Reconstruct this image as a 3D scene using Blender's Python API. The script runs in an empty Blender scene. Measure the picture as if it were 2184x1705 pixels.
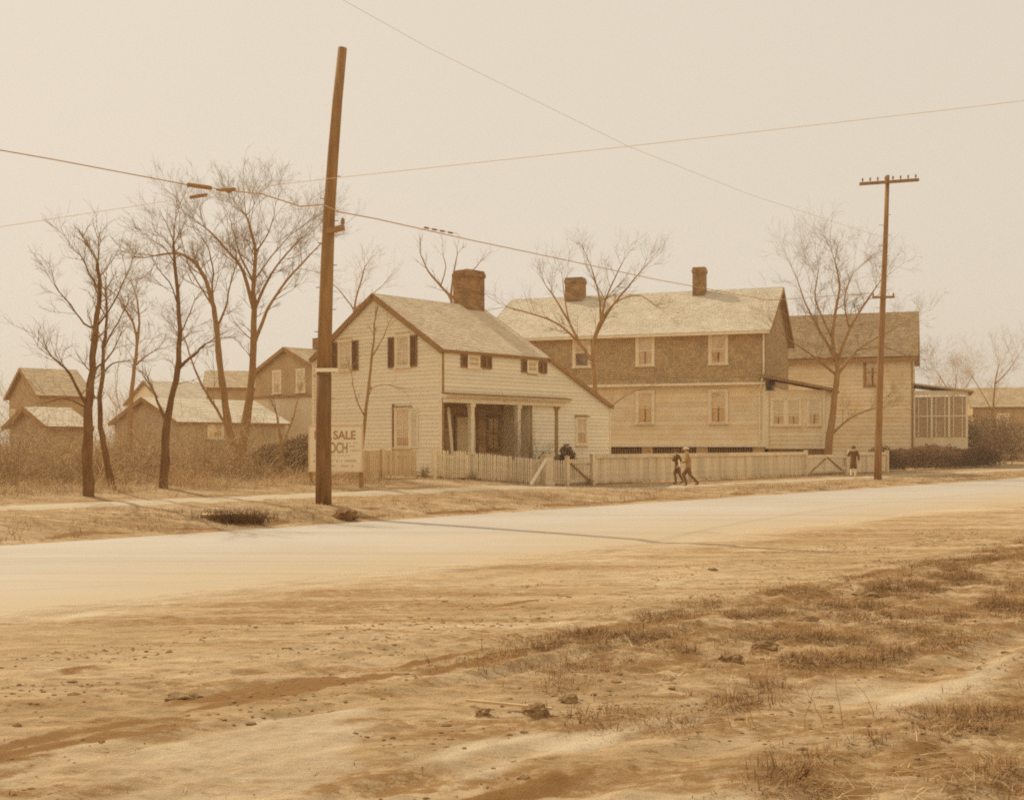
import bpy, math, random
import numpy as np
from mathutils import Vector, Matrix, noise
random.seed(11); rng = np.random.default_rng(5)
R = math.radians
scene = bpy.context.scene
col = scene.collection

# ------------------------------------------------------------------ camera
F, U0, V0, CZ = 2450.0, 1092.0, 945.0, 1.5      # focal length and horizon, in units of a 2184 px wide picture
cam_d = bpy.data.cameras.new('camera'); cam = bpy.data.objects.new('camera', cam_d); col.objects.link(cam)
cam_d.sensor_width = 36; cam_d.lens = 36 * F / 2184; cam_d.shift_y = (V0 - 852.5) / 2184
cam_d.clip_start = 0.1; cam_d.clip_end = 4000
cam.location = (0, 0, CZ); cam.rotation_euler = (R(90), 0, 0)
scene.camera = cam

# ------------------------------------------------------------------ sky and sun
SUN_EL = R(41); SX, SY = -0.69, 0.72             # the sun stands behind the houses, to the left
w = bpy.data.worlds.new('World'); scene.world = w; w.use_nodes = True
nt = w.node_tree; N = nt.nodes; L = nt.links
bg = N['Background']
sky = N.new('ShaderNodeTexSky'); sky.sky_type = 'NISHITA'; sky.sun_disc = False
sky.sun_elevation = SUN_EL; sky.sun_rotation = math.atan2(SX, SY)
sky.air_density = 1.5; sky.dust_density = 4.0; sky.ozone_density = 1.0
bw = N.new('ShaderNodeRGBToBW'); L.new(sky.outputs[0], bw.inputs[0])
pw = N.new('ShaderNodeMath'); pw.operation = 'POWER'; pw.inputs[1].default_value = 0.06; L.new(bw.outputs[0], pw.inputs[0])
tint = N.new('ShaderNodeVectorMath'); tint.operation = 'SCALE'; tint.inputs[0].default_value = (6.36, 5.60, 4.62)
L.new(pw.outputs[0], tint.inputs['Scale']); L.new(tint.outputs[0], bg.inputs[0]); bg.inputs[1].default_value = 0.11
sd = bpy.data.lights.new('sun', 'SUN'); sun = bpy.data.objects.new('sun', sd); col.objects.link(sun)
sd.energy = 3.1; sd.angle = R(0.9); sd.color = (1.0, 0.90, 0.73)
ld = Vector((-SX * math.cos(SUN_EL), -SY * math.cos(SUN_EL), -math.sin(SUN_EL)))
sun.rotation_euler = ld.to_track_quat('-Z', 'Y').to_euler()
scene.view_settings.view_transform = 'Standard'; scene.view_settings.look = 'None'
scene.view_settings.exposure = 0.0; scene.view_settings.gamma = 1.0
scene.render.engine = 'CYCLES'
scene.cycles.max_bounces = 6; scene.cycles.diffuse_bounces = 4; scene.cycles.transparent_max_bounces = 8
scene.cycles.use_denoising = False            # a little grain, as in the old print
scene.cycles.filter_width = 1.9                 # the old lens is soft

# ------------------------------------------------------------------ place system
# s runs along the road (right and away), n runs from the fence line towards the camera
DX, DY = 0.669, 0.743
FX, FY = -2.66, 39.0
def sn(x, y): return (x-FX)*DX + (y-FY)*DY, (x-FX)*DY - (y-FY)*DX
def xy(s, n): return FX + s*DX + n*DY, FY + s*DY - n*DX
ZL = [(-400,1.2),(-60,1.2),(-15,.72),(-6,.45),(0,.33),(2.5,.14),(5.4,.03),(6.4,-.06),(7.7,-.30),(17,-.31),(22,-.24),(45,-.2),(400,0)]
ZR = [(-400,.2),(-60,.1),(0,-.15),(5.4,-.15),(6.9,-.19),(7.7,-.30),(17,-.31),(22,-.24),(45,-.2),(400,0)]
def lerp_t(T, x):
    for i in range(len(T)-1):
        if x <= T[i+1][0]:
            a, b = T[i], T[i+1]; f = (x-a[0])/(b[0]-a[0]); return a[1] + (b[1]-a[1])*max(0, f)
    return T[-1][1]
def sstep(a, b, x):
    t = min(1, max(0, (x-a)/(b-a))); return t*t*(3-2*t)
def zg(x, y):
    s, n = sn(x, y); k = sstep(-1, 8, s)
    return lerp_t(ZL, n)*(1-k) + lerp_t(ZR, n)*k
def at(u, v, Y): return Vector(((u-U0)/F*Y, Y, CZ - (v-V0)/F*Y))
def on_ground(u, v):                              # where a thing seen at (u, v) stands on the ground
    Y = 4.0
    while Y < 200:
        p = at(u, v, Y)
        if p.z <= zg(p.x, p.y): return Vector((p.x, p.y, zg(p.x, p.y)))
        Y += 0.05
    return Vector((p.x, p.y, zg(p.x, p.y)))

# ------------------------------------------------------------------ materials
PAL = [(0,(.02,.008,.003)),(.1,(.10,.04,.012)),(.25,(.21,.092,.028)),(.5,(.47,.268,.098)),(.75,(.72,.495,.24)),(.9,(.85,.645,.36)),(1,(.96,.86,.63))]
def tone(t):
    if hasattr(t, '__len__'): return tuple(t) + (1,)
    for i in range(len(PAL)-1):
        if t <= PAL[i+1][0]:
            a, b = PAL[i], PAL[i+1]; f = (t-a[0])/(b[0]-a[0])
            return tuple(a[1][k]+(b[1][k]-a[1][k])*f for k in range(3)) + (1,)
    return PAL[-1][1] + (1,)
def mat(name, lo, hi, scale=3.0, stretch=(1,1,1), rough=.85, bump=.15, bscale=None, island=0, perobj=0, spots=None, spec=.2, detail=6):
    m = bpy.data.materials.new(name); m.use_nodes = True; nt = m.node_tree; N = nt.nodes; L = nt.links
    b = N['Principled BSDF']; b.inputs['Roughness'].default_value = rough
    b.inputs['Specular IOR Level'].default_value = spec
    tc = N.new('ShaderNodeTexCoord'); mp = N.new('ShaderNodeMapping'); mp.inputs['Scale'].default_value = stretch
    L.new(tc.outputs['Object'], mp.inputs[0])
    nz = N.new('ShaderNodeTexNoise'); nz.inputs['Scale'].default_value = scale; nz.inputs['Detail'].default_value = detail; nz.inputs['Roughness'].default_value = .62
    L.new(mp.outputs[0], nz.inputs[0])
    cr = N.new('ShaderNodeValToRGB'); cr.color_ramp.elements[0].position = .32; cr.color_ramp.elements[1].position = .68
    cr.color_ramp.elements[0].color = tone(lo); cr.color_ramp.elements[1].color = tone(hi)
    L.new(nz.outputs[0], cr.inputs[0]); out = cr.outputs[0]
    if spots:                                     # dirt or wear with a shape of its own: (tone, scale, threshold)
        n2 = N.new('ShaderNodeTexNoise'); n2.inputs['Scale'].default_value = spots[1]; n2.inputs['Detail'].default_value = 8; n2.inputs['Roughness'].default_value = .7
        L.new(mp.outputs[0], n2.inputs[0])
        r2 = N.new('ShaderNodeMapRange'); r2.inputs[1].default_value = spots[2]; r2.inputs[2].default_value = spots[2]+.1
        L.new(n2.outputs[0], r2.inputs[0])
        mx = N.new('ShaderNodeMix'); mx.data_type = 'RGBA'; L.new(r2.outputs[0], mx.inputs['Factor'])
        L.new(out, mx.inputs['A']); mx.inputs['B'].default_value = tone(spots[0]); out = mx.outputs['Result']
    if island or perobj:
        if island:
            g = N.new('ShaderNodeNewGeometry'); src = g.outputs['Random Per Island']; amt = island
        else:
            g = N.new('ShaderNodeObjectInfo'); src = g.outputs['Random']; amt = perobj
        mr = N.new('ShaderNodeMapRange'); mr.inputs[3].default_value = 1-amt; mr.inputs[4].default_value = 1+amt*.35
        L.new(src, mr.inputs[0])
        sc = N.new('ShaderNodeVectorMath'); sc.operation = 'SCALE'; L.new(out, sc.inputs[0]); L.new(mr.outputs[0], sc.inputs['Scale']); out = sc.outputs[0]
    L.new(out, b.inputs['Base Color'])
    if bump:
        n3 = N.new('ShaderNodeTexNoise'); n3.inputs['Scale'].default_value = bscale or scale*6; n3.inputs['Detail'].default_value = 8
        L.new(mp.outputs[0], n3.inputs[0])
        bp = N.new('ShaderNodeBump'); bp.inputs['Strength'].default_value = bump; bp.inputs['Distance'].default_value = .02
        L.new(n3.outputs[0], bp.inputs['Height']); L.new(bp.outputs[0], b.inputs['Normal'])
    return m
def glass_mat():
    m = bpy.data.materials.new('window glass'); m.use_nodes = True; nt = m.node_tree; N = nt.nodes; L = nt.links
    N.remove(N['Principled BSDF']); o = N['Material Output']
    t = N.new('ShaderNodeBsdfTransparent'); t.inputs[0].default_value = (.97,.94,.90,1)
    g = N.new('ShaderNodeBsdfGlossy'); g.inputs['Roughness'].default_value = .04; g.inputs[0].default_value = (1,.84,.58,1)
    x = N.new('ShaderNodeMixShader'); x.inputs[0].default_value = .11; L.new(t.outputs[0], x.inputs[1]); L.new(g.outputs[0], x.inputs[2])
    L.new(x.outputs[0], o.inputs[0]); return m
def brick_mat(name, lo, hi, mortar):
    m = bpy.data.materials.new(name); m.use_nodes = True; nt = m.node_tree; N = nt.nodes; L = nt.links
    b = N['Principled BSDF']; b.inputs['Roughness'].default_value = .9
    tc = N.new('ShaderNodeTexCoord'); mp = N.new('ShaderNodeMapping'); mp.inputs['Rotation'].default_value = (R(90),0,R(0))
    L.new(tc.outputs['Object'], mp.inputs[0])
    # x + y along the course, z up
    sp = N.new('ShaderNodeSeparateXYZ'); L.new(tc.outputs['Object'], sp.inputs[0])
    ad = N.new('ShaderNodeMath'); ad.operation='ADD'; L.new(sp.outputs[0], ad.inputs[0]); L.new(sp.outputs[1], ad.inputs[1])
    cb = N.new('ShaderNodeCombineXYZ'); L.new(ad.outputs[0], cb.inputs[0]); L.new(sp.outputs[2], cb.inputs[1])
    br = N.new('ShaderNodeTexBrick'); br.inputs['Scale'].default_value = 1; br.inputs['Brick Width'].default_value=.21; br.inputs['Row Height'].default_value=.075
    br.inputs['Mortar Size'].default_value = .006; br.inputs['Color1'].default_value=tone(lo); br.inputs['Color2'].default_value=tone(hi); br.inputs['Mortar'].default_value=tone(mortar)
    L.new(cb.outputs[0], br.inputs[0])
    nz = N.new('ShaderNodeTexNoise'); nz.inputs['Scale'].default_value = 3.5; nz.inputs['Detail'].default_value=7; L.new(tc.outputs['Object'], nz.inputs[0])
    mr = N.new('ShaderNodeMapRange'); mr.inputs[1].default_value=.3; mr.inputs[2].default_value=.7; mr.inputs[3].default_value=.65; mr.inputs[4].default_value=1.25; L.new(nz.outputs[0], mr.inputs[0])
    sc = N.new('ShaderNodeVectorMath'); sc.operation='SCALE'; L.new(br.outputs[0], sc.inputs[0]); L.new(mr.outputs[0], sc.inputs['Scale'])
    L.new(sc.outputs[0], b.inputs['Base Color'])
    bp = N.new('ShaderNodeBump'); bp.inputs['Strength'].default_value=.5; bp.inputs['Distance'].default_value=.01; L.new(br.outputs['Fac'], bp.inputs['Height']); bp.invert=True
    L.new(bp.outputs[0], b.inputs['Normal']); return m

M = dict(
 siding = mat('weathered white clapboard paint', .97, 1.0, 2.2, (.6,.6,2.5), perobj=.07, spots=(.82, 5.0, .64)),
 trim   = mat('aged white trim paint', .93, 1.0, 4, perobj=.06, spots=(.75, 6, .66)),
 greysid= mat('dull cream wall paint', .88, .96, 1.2, perobj=.10, spots=(.68, 3, .66)),
 drab   = mat('brown painted trim', .38, .50, 4),
 shutter= mat('dark shutter paint', .31, .42, 6, rough=.7),
 porchw = mat('bare brown porch boards', .52, .68, 3, (.5,.5,2), perobj=.2),  # porch back wall browned darker to carry the shade of the recess
 roofA  = mat('silvered wood shingles', (.66,.52,.34), (.77,.64,.45), 1.0, island=.12, spots=(.58, 2.2, .64)),
 roofB  = mat('pale old roof shingles', (.64,.545,.39), (.75,.66,.50), .8, island=.09, spots=(.74, 1.6, .66)),
 roofC  = mat('brown roof shingles', (.50,.36,.20), (.60,.45,.27), .8, island=.2),
 roofD  = mat('dark brown roof shingles', (.33,.21,.10), (.43,.29,.15), .8, island=.2),
 shingle= mat('dark wall shingles', (.50,.33,.155), (.63,.44,.225), 1.4, island=.22, spots=((.66,.48,.26), 1.0, .64)),
 brick  = brick_mat('old chimney brick', .29, .42, .46),
 found  = mat('rough stone foundation', .5, .75, 5, bump=.5),
 lattice= mat('shaded lattice wood', .34, .45, 5),  # dark brown slats and porch base
 picket = mat('grey white fence paint', .84, .97, 5, perobj=.20, spots=(.66, 7, .60)),
 bare   = mat('unpainted grey wood', .76, .88, 5, (1,1,.3), perobj=.2),
 shedw  = mat('dark stained shed boards', (.48,.34,.19), (.60,.45,.27), 3, (2,2,.2)),
 white  = mat('fresh white paint', .96, 1, 4, bump=.05),
 signw  = mat('white sign board', .95, 1.0, 3, bump=.03, spots=(.88, 8, .64)),
 ink    = mat('sign lettering paint', .46, .56, 12, bump=0),
 ink2   = mat('faded small lettering', .72, .80, 12, bump=0),
 pole   = mat('weathered pole wood', .30, .46, 9, (1,1,.12), bump=.5),
 tar    = mat('tarred pole foot', .22, .36, 9, (1,1,.15), bump=.5),  # darker brown for the pole's lower length and the roadside stone
 metal  = mat('rusty iron', .36, .46, 14, rough=.6),
 wiref  = mat('thin weathered wire', .84, .9, 4, bump=0),
 wire   = mat('copper line wire', .58, .66, 4, bump=0),
 bark   = mat('grey brown bark', .36, .52, 8, (1,1,.25), bump=.8),
 barkd  = mat('dark bark', .20, .34, 8, (1,1,.25), bump=.8),
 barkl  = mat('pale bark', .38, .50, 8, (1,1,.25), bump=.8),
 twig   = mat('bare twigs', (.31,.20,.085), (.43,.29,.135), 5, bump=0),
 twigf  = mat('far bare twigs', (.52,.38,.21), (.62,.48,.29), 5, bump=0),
 brush  = mat('dead brush stems', .46, .76, 1.3, bump=0, island=.35),
 straw  = mat('dry straw grass', .60, .86, 1.1, bump=0, island=.30),
 grassd = mat('brown winter grass', .28, .56, 1.2, bump=0, island=.4),
 ever   = mat('dark evergreen leaves', .20, .32, 4, bump=0, island=.3),
 clod   = mat('dark earth clods', (.24,.135,.052), (.40,.25,.115), 9, bump=.9),
 slab   = mat('concrete slab', .75, .85, 4, bump=.3),
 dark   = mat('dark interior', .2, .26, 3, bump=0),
 blind  = mat('cream window blind', (.80,.68,.50), (.88,.78,.62), 2, bump=.02),
 lace   = mat('grey lace curtain', .66, .90, 9, bump=.05),
 door   = mat('cream door paint', .84, .92, 3),
 skin   = mat('skin', .72, .80, 8, bump=0, rough=.6),
 coat   = mat('dark wool coat', .20, .27, 14, bump=.1),
 tweed  = mat('brown tweed jacket', .42, .56, 30, bump=.1),
 knick  = mat('dark knickers cloth', .24, .32, 14, bump=.1),
 sock   = mat('pale wool stockings', .88, .95, 14, bump=.05),
 shoe   = mat('black leather shoes', .18, .24, 8, rough=.5),
 cap    = mat('light tweed cap', .78, .9, 20, bump=.1),
 hair   = mat('dark hair', .2, .27, 20, bump=0),
 paper  = mat('white paper', .96, 1, 8, bump=.02),
 glass  = glass_mat(),
)

# ------------------------------------------------------------------ mesh helpers
class MB:
    def __init__(s): s.v = []; s.f = []
    def hexa(s, p):                               # 4 bottom corners then 4 top corners
        i = len(s.v); s.v += [tuple(q) for q in p]
        s.f += [(i,i+3,i+2,i+1),(i+4,i+5,i+6,i+7),(i,i+1,i+5,i+4),(i+1,i+2,i+6,i+5),(i+2,i+3,i+7,i+6),(i+3,i,i+4,i+7)]
    def box(s, x0,x1,y0,y1,z0,z1):
        s.hexa([(x0,y0,z0),(x1,y0,z0),(x1,y1,z0),(x0,y1,z0),(x0,y0,z1),(x1,y0,z1),(x1,y1,z1),(x0,y1,z1)])
    def beam(s, a, b, wd, ht, up=(0,0,1)):        # square bar from a to b
        a = Vector(a); b = Vector(b); d = (b-a).normalized(); up = Vector(up)
        x = d.cross(up)
        if x.length < 1e-4: x = d.cross(Vector((1,0,0)))
        x.normalize(); y = x.cross(d).normalized(); x = x*wd/2; y = y*ht/2
        s.hexa([a-x-y,a+x-y,a+x+y,a-x+y,b-x-y,b+x-y,b+x+y,b-x+y])
    def tube(s, pts, rad, k=6, cap=True):
        i0 = len(s.v); n = len(pts); pts = [Vector(p) for p in pts]; prev = None
        for i, p in enumerate(pts):
            d = (pts[min(i+1,n-1)] - pts[max(i-1,0)])
            d = d.normalized() if d.length > 1e-9 else Vector((0,0,1))
            if prev is None: x = d.orthogonal().normalized()
            else:
                x = prev - d*prev.dot(d); x = x.normalized() if x.length > 1e-6 else d.orthogonal().normalized()
            prev = x; y = d.cross(x); r = rad[i] if hasattr(rad, '__len__') else rad
            for j in range(k):
                a = 2*math.pi*j/k; q = p + (x*math.cos(a) + y*math.sin(a))*r; s.v.append((q.x,q.y,q.z))
        for i in range(n-1):
            for j in range(k):
                a = i0+i*k+j; b = i0+i*k+(j+1)%k; s.f.append((a,b,b+k,a+k))
        if cap: s.f.append(tuple(i0+(n-1)*k+j for j in range(k))); s.f.append(tuple(i0+k-1-j for j in range(k)))
    def prism(s, poly, axis, a0, a1):             # poly of 2-D points extruded along an axis
        i = len(s.v); n = len(poly)
        for a in (a0, a1):
            for (p, q) in poly: s.v.append((a,p,q) if axis == 'x' else (p,a,q) if axis == 'y' else (p,q,a))
        s.f.append(tuple(range(i, i+n))); s.f.append(tuple(range(i+2*n-1, i+n-1, -1)))
        for j in range(n): k = (j+1)%n; s.f.append((i+j,i+k,i+n+k,i+n+j))
    def mapped(s, fn): s.v = [tuple(fn(*p)) for p in s.v]; return s
    def build(s, name, m, parent=None, smooth=False):
        me = bpy.data.meshes.new(name); me.from_pydata(s.v, [], s.f); me.materials.append(m)
        if smooth: me.polygons.foreach_set('use_smooth', [True]*len(me.polygons))
        o = bpy.data.objects.new(name, me); col.objects.link(o)
        if parent: o.parent = parent
        return o
def tag(o, label, cat, group=None, kind=None):
    o['label'] = label; o['category'] = cat
    if group: o['group'] = group
    if kind: o['kind'] = kind
    return o
def empty(name, loc=(0,0,0), rz=0, label=None, cat=None, group=None):
    o = bpy.data.objects.new(name, None); col.objects.link(o); o.location = loc; o.rotation_euler = (0,0,rz)
    o.empty_display_size = .2
    if label: tag(o, label, cat, group)
    return o
def one_box(name, m, parent, *b): mb = MB(); mb.box(*b); return mb.build(name, m, parent)

# ------------------------------------------------------------------ ground, road, path
def axis_pts(segs):
    out = []
    for a, b, st in segs:
        k = max(1, int(round((b-a)/st))); out += [a+(b-a)*i/k for i in range(k)]
    return out + [segs[-1][1]]
NS = lambda p: noise.noise(p)
def fbm(x, y, z=0, o=4): return noise.fractal(Vector((x,y,z)), .9, 2.1, o)
def rough_band(s, n):                             # where the near verge is grassy and broken up
    k = sstep(-22.2, -19.0, s + 1.1*NS(Vector((s*.6, n*.6, 3))))
    a = sstep(20.9, 21.9, n + .5*NS(Vector((s*.35,n*.5,7)))) * (1 - sstep(24.0, 24.6, n + .25*NS(Vector((s*.6,0,9)))))
    c = sstep(24.75, 25.3, n + .3*NS(Vector((s*.5,2,1))))*sstep(-23.6, -21.6, s + .8*NS(Vector((s*.8, n*.8, 6))))
    return max(k*a, c)
def mud(x, y):  # colour mask of dark bands: mud on the shoulder, lines on the verge
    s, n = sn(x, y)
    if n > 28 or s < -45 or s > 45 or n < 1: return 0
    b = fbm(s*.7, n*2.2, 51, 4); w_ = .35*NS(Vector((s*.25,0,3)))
    if n < 8: return min(1, max(0, .9*math.exp(-((n-7.35+.15*w_)/.22)**2)*(.45+1.8*b) + .75*math.exp(-((n-2.4+.4*w_)/.14)**2)*(.7+1.2*b) + .8*math.exp(-((n-6.3)/.5)**2)*(1.7*b-.15)))  # dark bank edge, and a thin dark line behind the path
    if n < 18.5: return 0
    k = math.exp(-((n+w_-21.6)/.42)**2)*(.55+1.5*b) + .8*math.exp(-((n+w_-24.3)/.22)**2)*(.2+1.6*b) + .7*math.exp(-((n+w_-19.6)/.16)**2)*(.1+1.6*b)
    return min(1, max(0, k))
def pale(x, y):
    s, n = sn(x, y)
    if n < 8: return 0
    if n < 20.5: return .55*(1-sstep(15.5, 18.5, n + 1.2*fbm(s*.2, n*.8, 91, 3)))
    return sstep(.05, .40, fbm(s*.4, n*1.0, 81, 4)+.02)*sstep(20.3, 22.2, n)*(1-rough_band(s, n))*(.75-.35*sstep(-21.5,-24,s))
def relief(x, y):
    s, n = sn(x, y); h = 0
    if 15 < n < 32 and -45 < s < 40:
        k = sstep(15.2, 19.5, n)
        wob = .35*NS(Vector((s*.12, n*.1, 0)))
        for c, wd, dp in ((18.3,.08,.010),(18.75,.08,.012),(19.5,.10,.020),(20.05,.08,.016),(20.6,.09,.022),(21.1,.10,.024),(21.55,.08,.020),(22.1,.12,.030),(22.9,.09,.020),(23.8,.10,.020),(24.5,.14,.028),(25.2,.09,.018),(26.0,.12,.022)):
            q = (n + wob + .05*NS(Vector((s*.9,c,1))) - c)/wd
            if abs(q) < 3.2: h += (-dp*math.exp(-q*q) + .7*dp*math.exp(-(abs(q)-1.6)**2*2.5))*max(0, .5+1.1*NS(Vector((s*.22,c*3,5))))
        h += k*.008*fbm(s*.5, n*1.8, 1, 4)
        rb = rough_band(s, n)
        m = max(rb, .45*sstep(19.0, 21.0, n), .8*sstep(-.05, .40, fbm(s*.45, n*1.1, 61, 4))*sstep(19.0, 21.0, n), .7*mud(x, y))
        if m > .02:                               # crumbled, trodden earth
            t1 = fbm(x*3.4, y*3.4, 17, 3); t2 = NS(Vector((x*8.5,y*8.5,2))); t3 = NS(Vector((x*15,y*15,8)))
            h += m*(.020*t1 + .020*max(0, t2-.15) + .010*t2 + .010*t3)
        if rb > 0: h += rb*(.02 + .025*fbm(x*1.5, y*1.5, 2, 4) + .02*max(0, NS(Vector((x*5,y*5,4)))))
    elif n < 8:
        a = sstep(7.95, 7.5, n)
        h += .035*a*fbm(x*.9, y*.9, 3, 4)
        b = math.exp(-((n-6.9)/.55)**2); h += b*.06*fbm(x*1.6, y*1.6, 6, 4)
    return h
sA = axis_pts([(-700,-300,100),(-300,-80,20),(-80,-34,2.5),(-34,-29,.2),(-29,-13,.036),(-13,-4,.09),(-4,60,.42),(60,140,5),(140,400,30),(400,700,100)])
nA = axis_pts([(-700,-300,100),(-300,-60,25),(-60,-8,2),(-8,2,.5),(2,8.2,.12),(8.2,13,.6),(13,18.5,.10),(18.5,27.4,.038),(27.4,36,.5),(36,120,10),(120,500,60)])
def in_road(n): return 7.9 < n < 17.6
verts = []
for n in nA:
    for s in sA:
        x, y = xy(s, n); z = zg(x, y) + relief(x, y)
        if in_road(n):
            # the road sheet lies over this; the earth climbs on to its near edge unevenly
            z = min(z, -.33) + (sstep(14.6, 17.6, n + .9*NS(Vector((s*.16,1,0))) + .9*NS(Vector((s*.5,n*.8,2))) + .5*fbm(s*1.2,n*2.5,12,4)))*.045 + (.012*fbm(s*.4,n*1.5,2) if n > 14.5 else 0)
        verts.append((x,y,z))
ns_, nn_ = len(sA), len(nA)
faces = [(j*ns_+i, j*ns_+i+1, (j+1)*ns_+i+1, (j+1)*ns_+i) for j in range(nn_-1) for i in range(ns_-1)]

def ground_mat():
    m = bpy.data.materials.new('earth'); m.use_nodes = True; nt = m.node_tree; N = nt.nodes; L = nt.links
    b = N['Principled BSDF']; b.inputs['Roughness'].default_value = .95; b.inputs['Specular IOR Level'].default_value = .1
    tc = N.new('ShaderNodeTexCoord')
    def nz(scale, det=8, rot=0, stretch=(1,1,1), rough=.6):
        mp = N.new('ShaderNodeMapping'); mp.inputs['Rotation'].default_value = (0,0,rot); mp.inputs['Scale'].default_value = stretch
        L.new(tc.outputs['Object'], mp.inputs[0])
        n = N.new('ShaderNodeTexNoise'); n.inputs['Scale'].default_value = scale; n.inputs['Detail'].default_value = det; n.inputs['Roughness'].default_value = rough
        L.new(mp.outputs[0], n.inputs[0]); return n.outputs[0]
    def ramp(src, stops):
        r = N.new('ShaderNodeValToRGB'); e = r.color_ramp.elements
        for k, (p, t) in enumerate(stops):
            el = e[k] if k < 2 else e.new(p)
            el.position = p; el.color = tone(t)
        L.new(src, r.inputs[0]); return r.outputs[0]
    al = math.atan2(DY, DX)
    broad = nz(.55, 8, -al, (.35,1.6,1))          # streaks drawn out along the road by wheels
    c1 = ramp(broad, [(.30,(.44,.285,.13)),(.70,(.64,.47,.275))])
    fine = nz(5.0, 10, -al, (.5,1.3,1), .72)
    mr = N.new('ShaderNodeMapRange'); mr.inputs[1].default_value=.32; mr.inputs[2].default_value=.68; mr.inputs[3].default_value=.70; mr.inputs[4].default_value=1.22
    L.new(fine, mr.inputs[0])
    sc = N.new('ShaderNodeVectorMath'); sc.operation='SCALE'; L.new(c1, sc.inputs[0]); L.new(mr.outputs[0], sc.inputs['Scale'])
    # damp dark patches and pale dry patches
    d = nz(1.3, 9, -al, (.55,1.7,1), .7)
    dr = N.new('ShaderNodeMapRange'); dr.inputs[1].default_value=.60; dr.inputs[2].default_value=.70; L.new(d, dr.inputs[0])
    mx = N.new('ShaderNodeMix'); mx.data_type='RGBA'; L.new(dr.outputs[0], mx.inputs['Factor']); L.new(sc.outputs[0], mx.inputs['A']); mx.inputs['B'].default_value = tone(.42)
    pl = nz(.8, 9, .6, (1,1,1), .65)
    pr = N.new('ShaderNodeMapRange'); pr.inputs[1].default_value=.58; pr.inputs[2].default_value=.68; pr.inputs[4].default_value=.8; L.new(pl, pr.inputs[0])
    my = N.new('ShaderNodeMix'); my.data_type='RGBA'; L.new(pr.outputs[0], my.inputs['Factor']); L.new(mx.outputs['Result'], my.inputs['A']); my.inputs['B'].default_value = (.70,.56,.36,1)
    # wheel-dragged streaks of darker damp earth
    st = nz(1.0, 12, -al, (.16,2.2,1), .70)
    sr = N.new('ShaderNodeMapRange'); sr.inputs[1].default_value=.50; sr.inputs[2].default_value=.58; sr.inputs[4].default_value=.95; L.new(st, sr.inputs[0])
    gr = nz(9.0, 8, 0, (1,1,1), .75)
    g2 = N.new('ShaderNodeMapRange'); g2.inputs[1].default_value=.40; g2.inputs[2].default_value=.52; L.new(gr, g2.inputs[0])
    sm = N.new('ShaderNodeMath'); sm.operation='MULTIPLY'; L.new(sr.outputs[0], sm.inputs[0]); L.new(g2.outputs[0], sm.inputs[1])
    mz = N.new('ShaderNodeMix'); mz.data_type='RGBA'; L.new(sm.outputs[0], mz.inputs['Factor']); L.new(my.outputs['Result'], mz.inputs['A']); mz.inputs['B'].default_value = (.35,.195,.075,1)
    ck = nz(8.0, 10, -al, (.6,1.4,1), .78)
    kr = N.new('ShaderNodeMapRange'); kr.inputs[1].default_value=.56; kr.inputs[2].default_value=.60; kr.inputs[4].default_value=.75; L.new(ck, kr.inputs[0])
    mk = N.new('ShaderNodeMix'); mk.data_type='RGBA'; L.new(kr.outputs[0], mk.inputs['Factor']); L.new(mz.outputs['Result'], mk.inputs['A']); mk.inputs['B'].default_value = (.27,.145,.052,1); mz = mk
    def layer(prev, attr, colr, sc_, lo, hi, det=9):
        a_ = N.new('ShaderNodeAttribute'); a_.attribute_name = attr
        n_ = nz(sc_, det, -al, (.7,1.3,1), .74)
        ad = N.new('ShaderNodeMath'); ad.operation='ADD'; L.new(a_.outputs['Fac'], ad.inputs[0]); L.new(n_, ad.inputs[1])
        r_ = N.new('ShaderNodeMapRange'); r_.inputs[1].default_value=lo; r_.inputs[2].default_value=hi; L.new(ad.outputs[0], r_.inputs[0])
        m_ = N.new('ShaderNodeMix'); m_.data_type='RGBA'; L.new(r_.outputs[0], m_.inputs['Factor']); L.new(prev.outputs['Result'], m_.inputs['A']); m_.inputs['B'].default_value = colr; return m_
    mz = layer(mz, 'pale', (.66,.52,.34,1), 4.0, .66, 1.22)
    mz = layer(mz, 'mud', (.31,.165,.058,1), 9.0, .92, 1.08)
    # turf soil, full of dead roots and leaf mould
    ta = N.new('ShaderNodeAttribute'); ta.attribute_name = 'turf'
    tn = nz(2.6, 9, 0, (1,1,1), .72)
    tr = N.new('ShaderNodeMapRange'); tr.inputs[1].default_value=.44; tr.inputs[2].default_value=.58; L.new(tn, tr.inputs[0])
    tm = N.new('ShaderNodeMath'); tm.operation='MULTIPLY'; L.new(ta.outputs['Fac'], tm.inputs[0]); L.new(tr.outputs[0], tm.inputs[1])
    mt = N.new('ShaderNodeMix'); mt.data_type='RGBA'; L.new(tm.outputs[0], mt.inputs['Factor']); L.new(mz.outputs['Result'], mt.inputs['A']); mt.inputs['B'].default_value = (.28,.15,.054,1)
    L.new(mt.outputs['Result'], b.inputs['Base Color'])
    ba = N.new('ShaderNodeMath'); ba.operation='ADD'; L.new(fine, ba.inputs[0]); L.new(gr, ba.inputs[1])
    bp = N.new('ShaderNodeBump'); bp.inputs['Strength'].default_value=1.0; bp.inputs['Distance'].default_value=.03; L.new(ba.outputs[0], bp.inputs['Height'])
    L.new(bp.outputs[0], b.inputs['Normal']); return m
GM = ground_mat()
me = bpy.data.meshes.new('ground'); me.from_pydata(verts, [], faces); me.materials.append(GM)
me.polygons.foreach_set('use_smooth', [True]*len(me.polygons))
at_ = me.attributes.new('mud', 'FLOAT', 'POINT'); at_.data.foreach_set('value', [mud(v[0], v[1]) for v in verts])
at_ = me.attributes.new('pale', 'FLOAT', 'POINT'); at_.data.foreach_set('value', [pale(v[0], v[1]) for v in verts])
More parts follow.
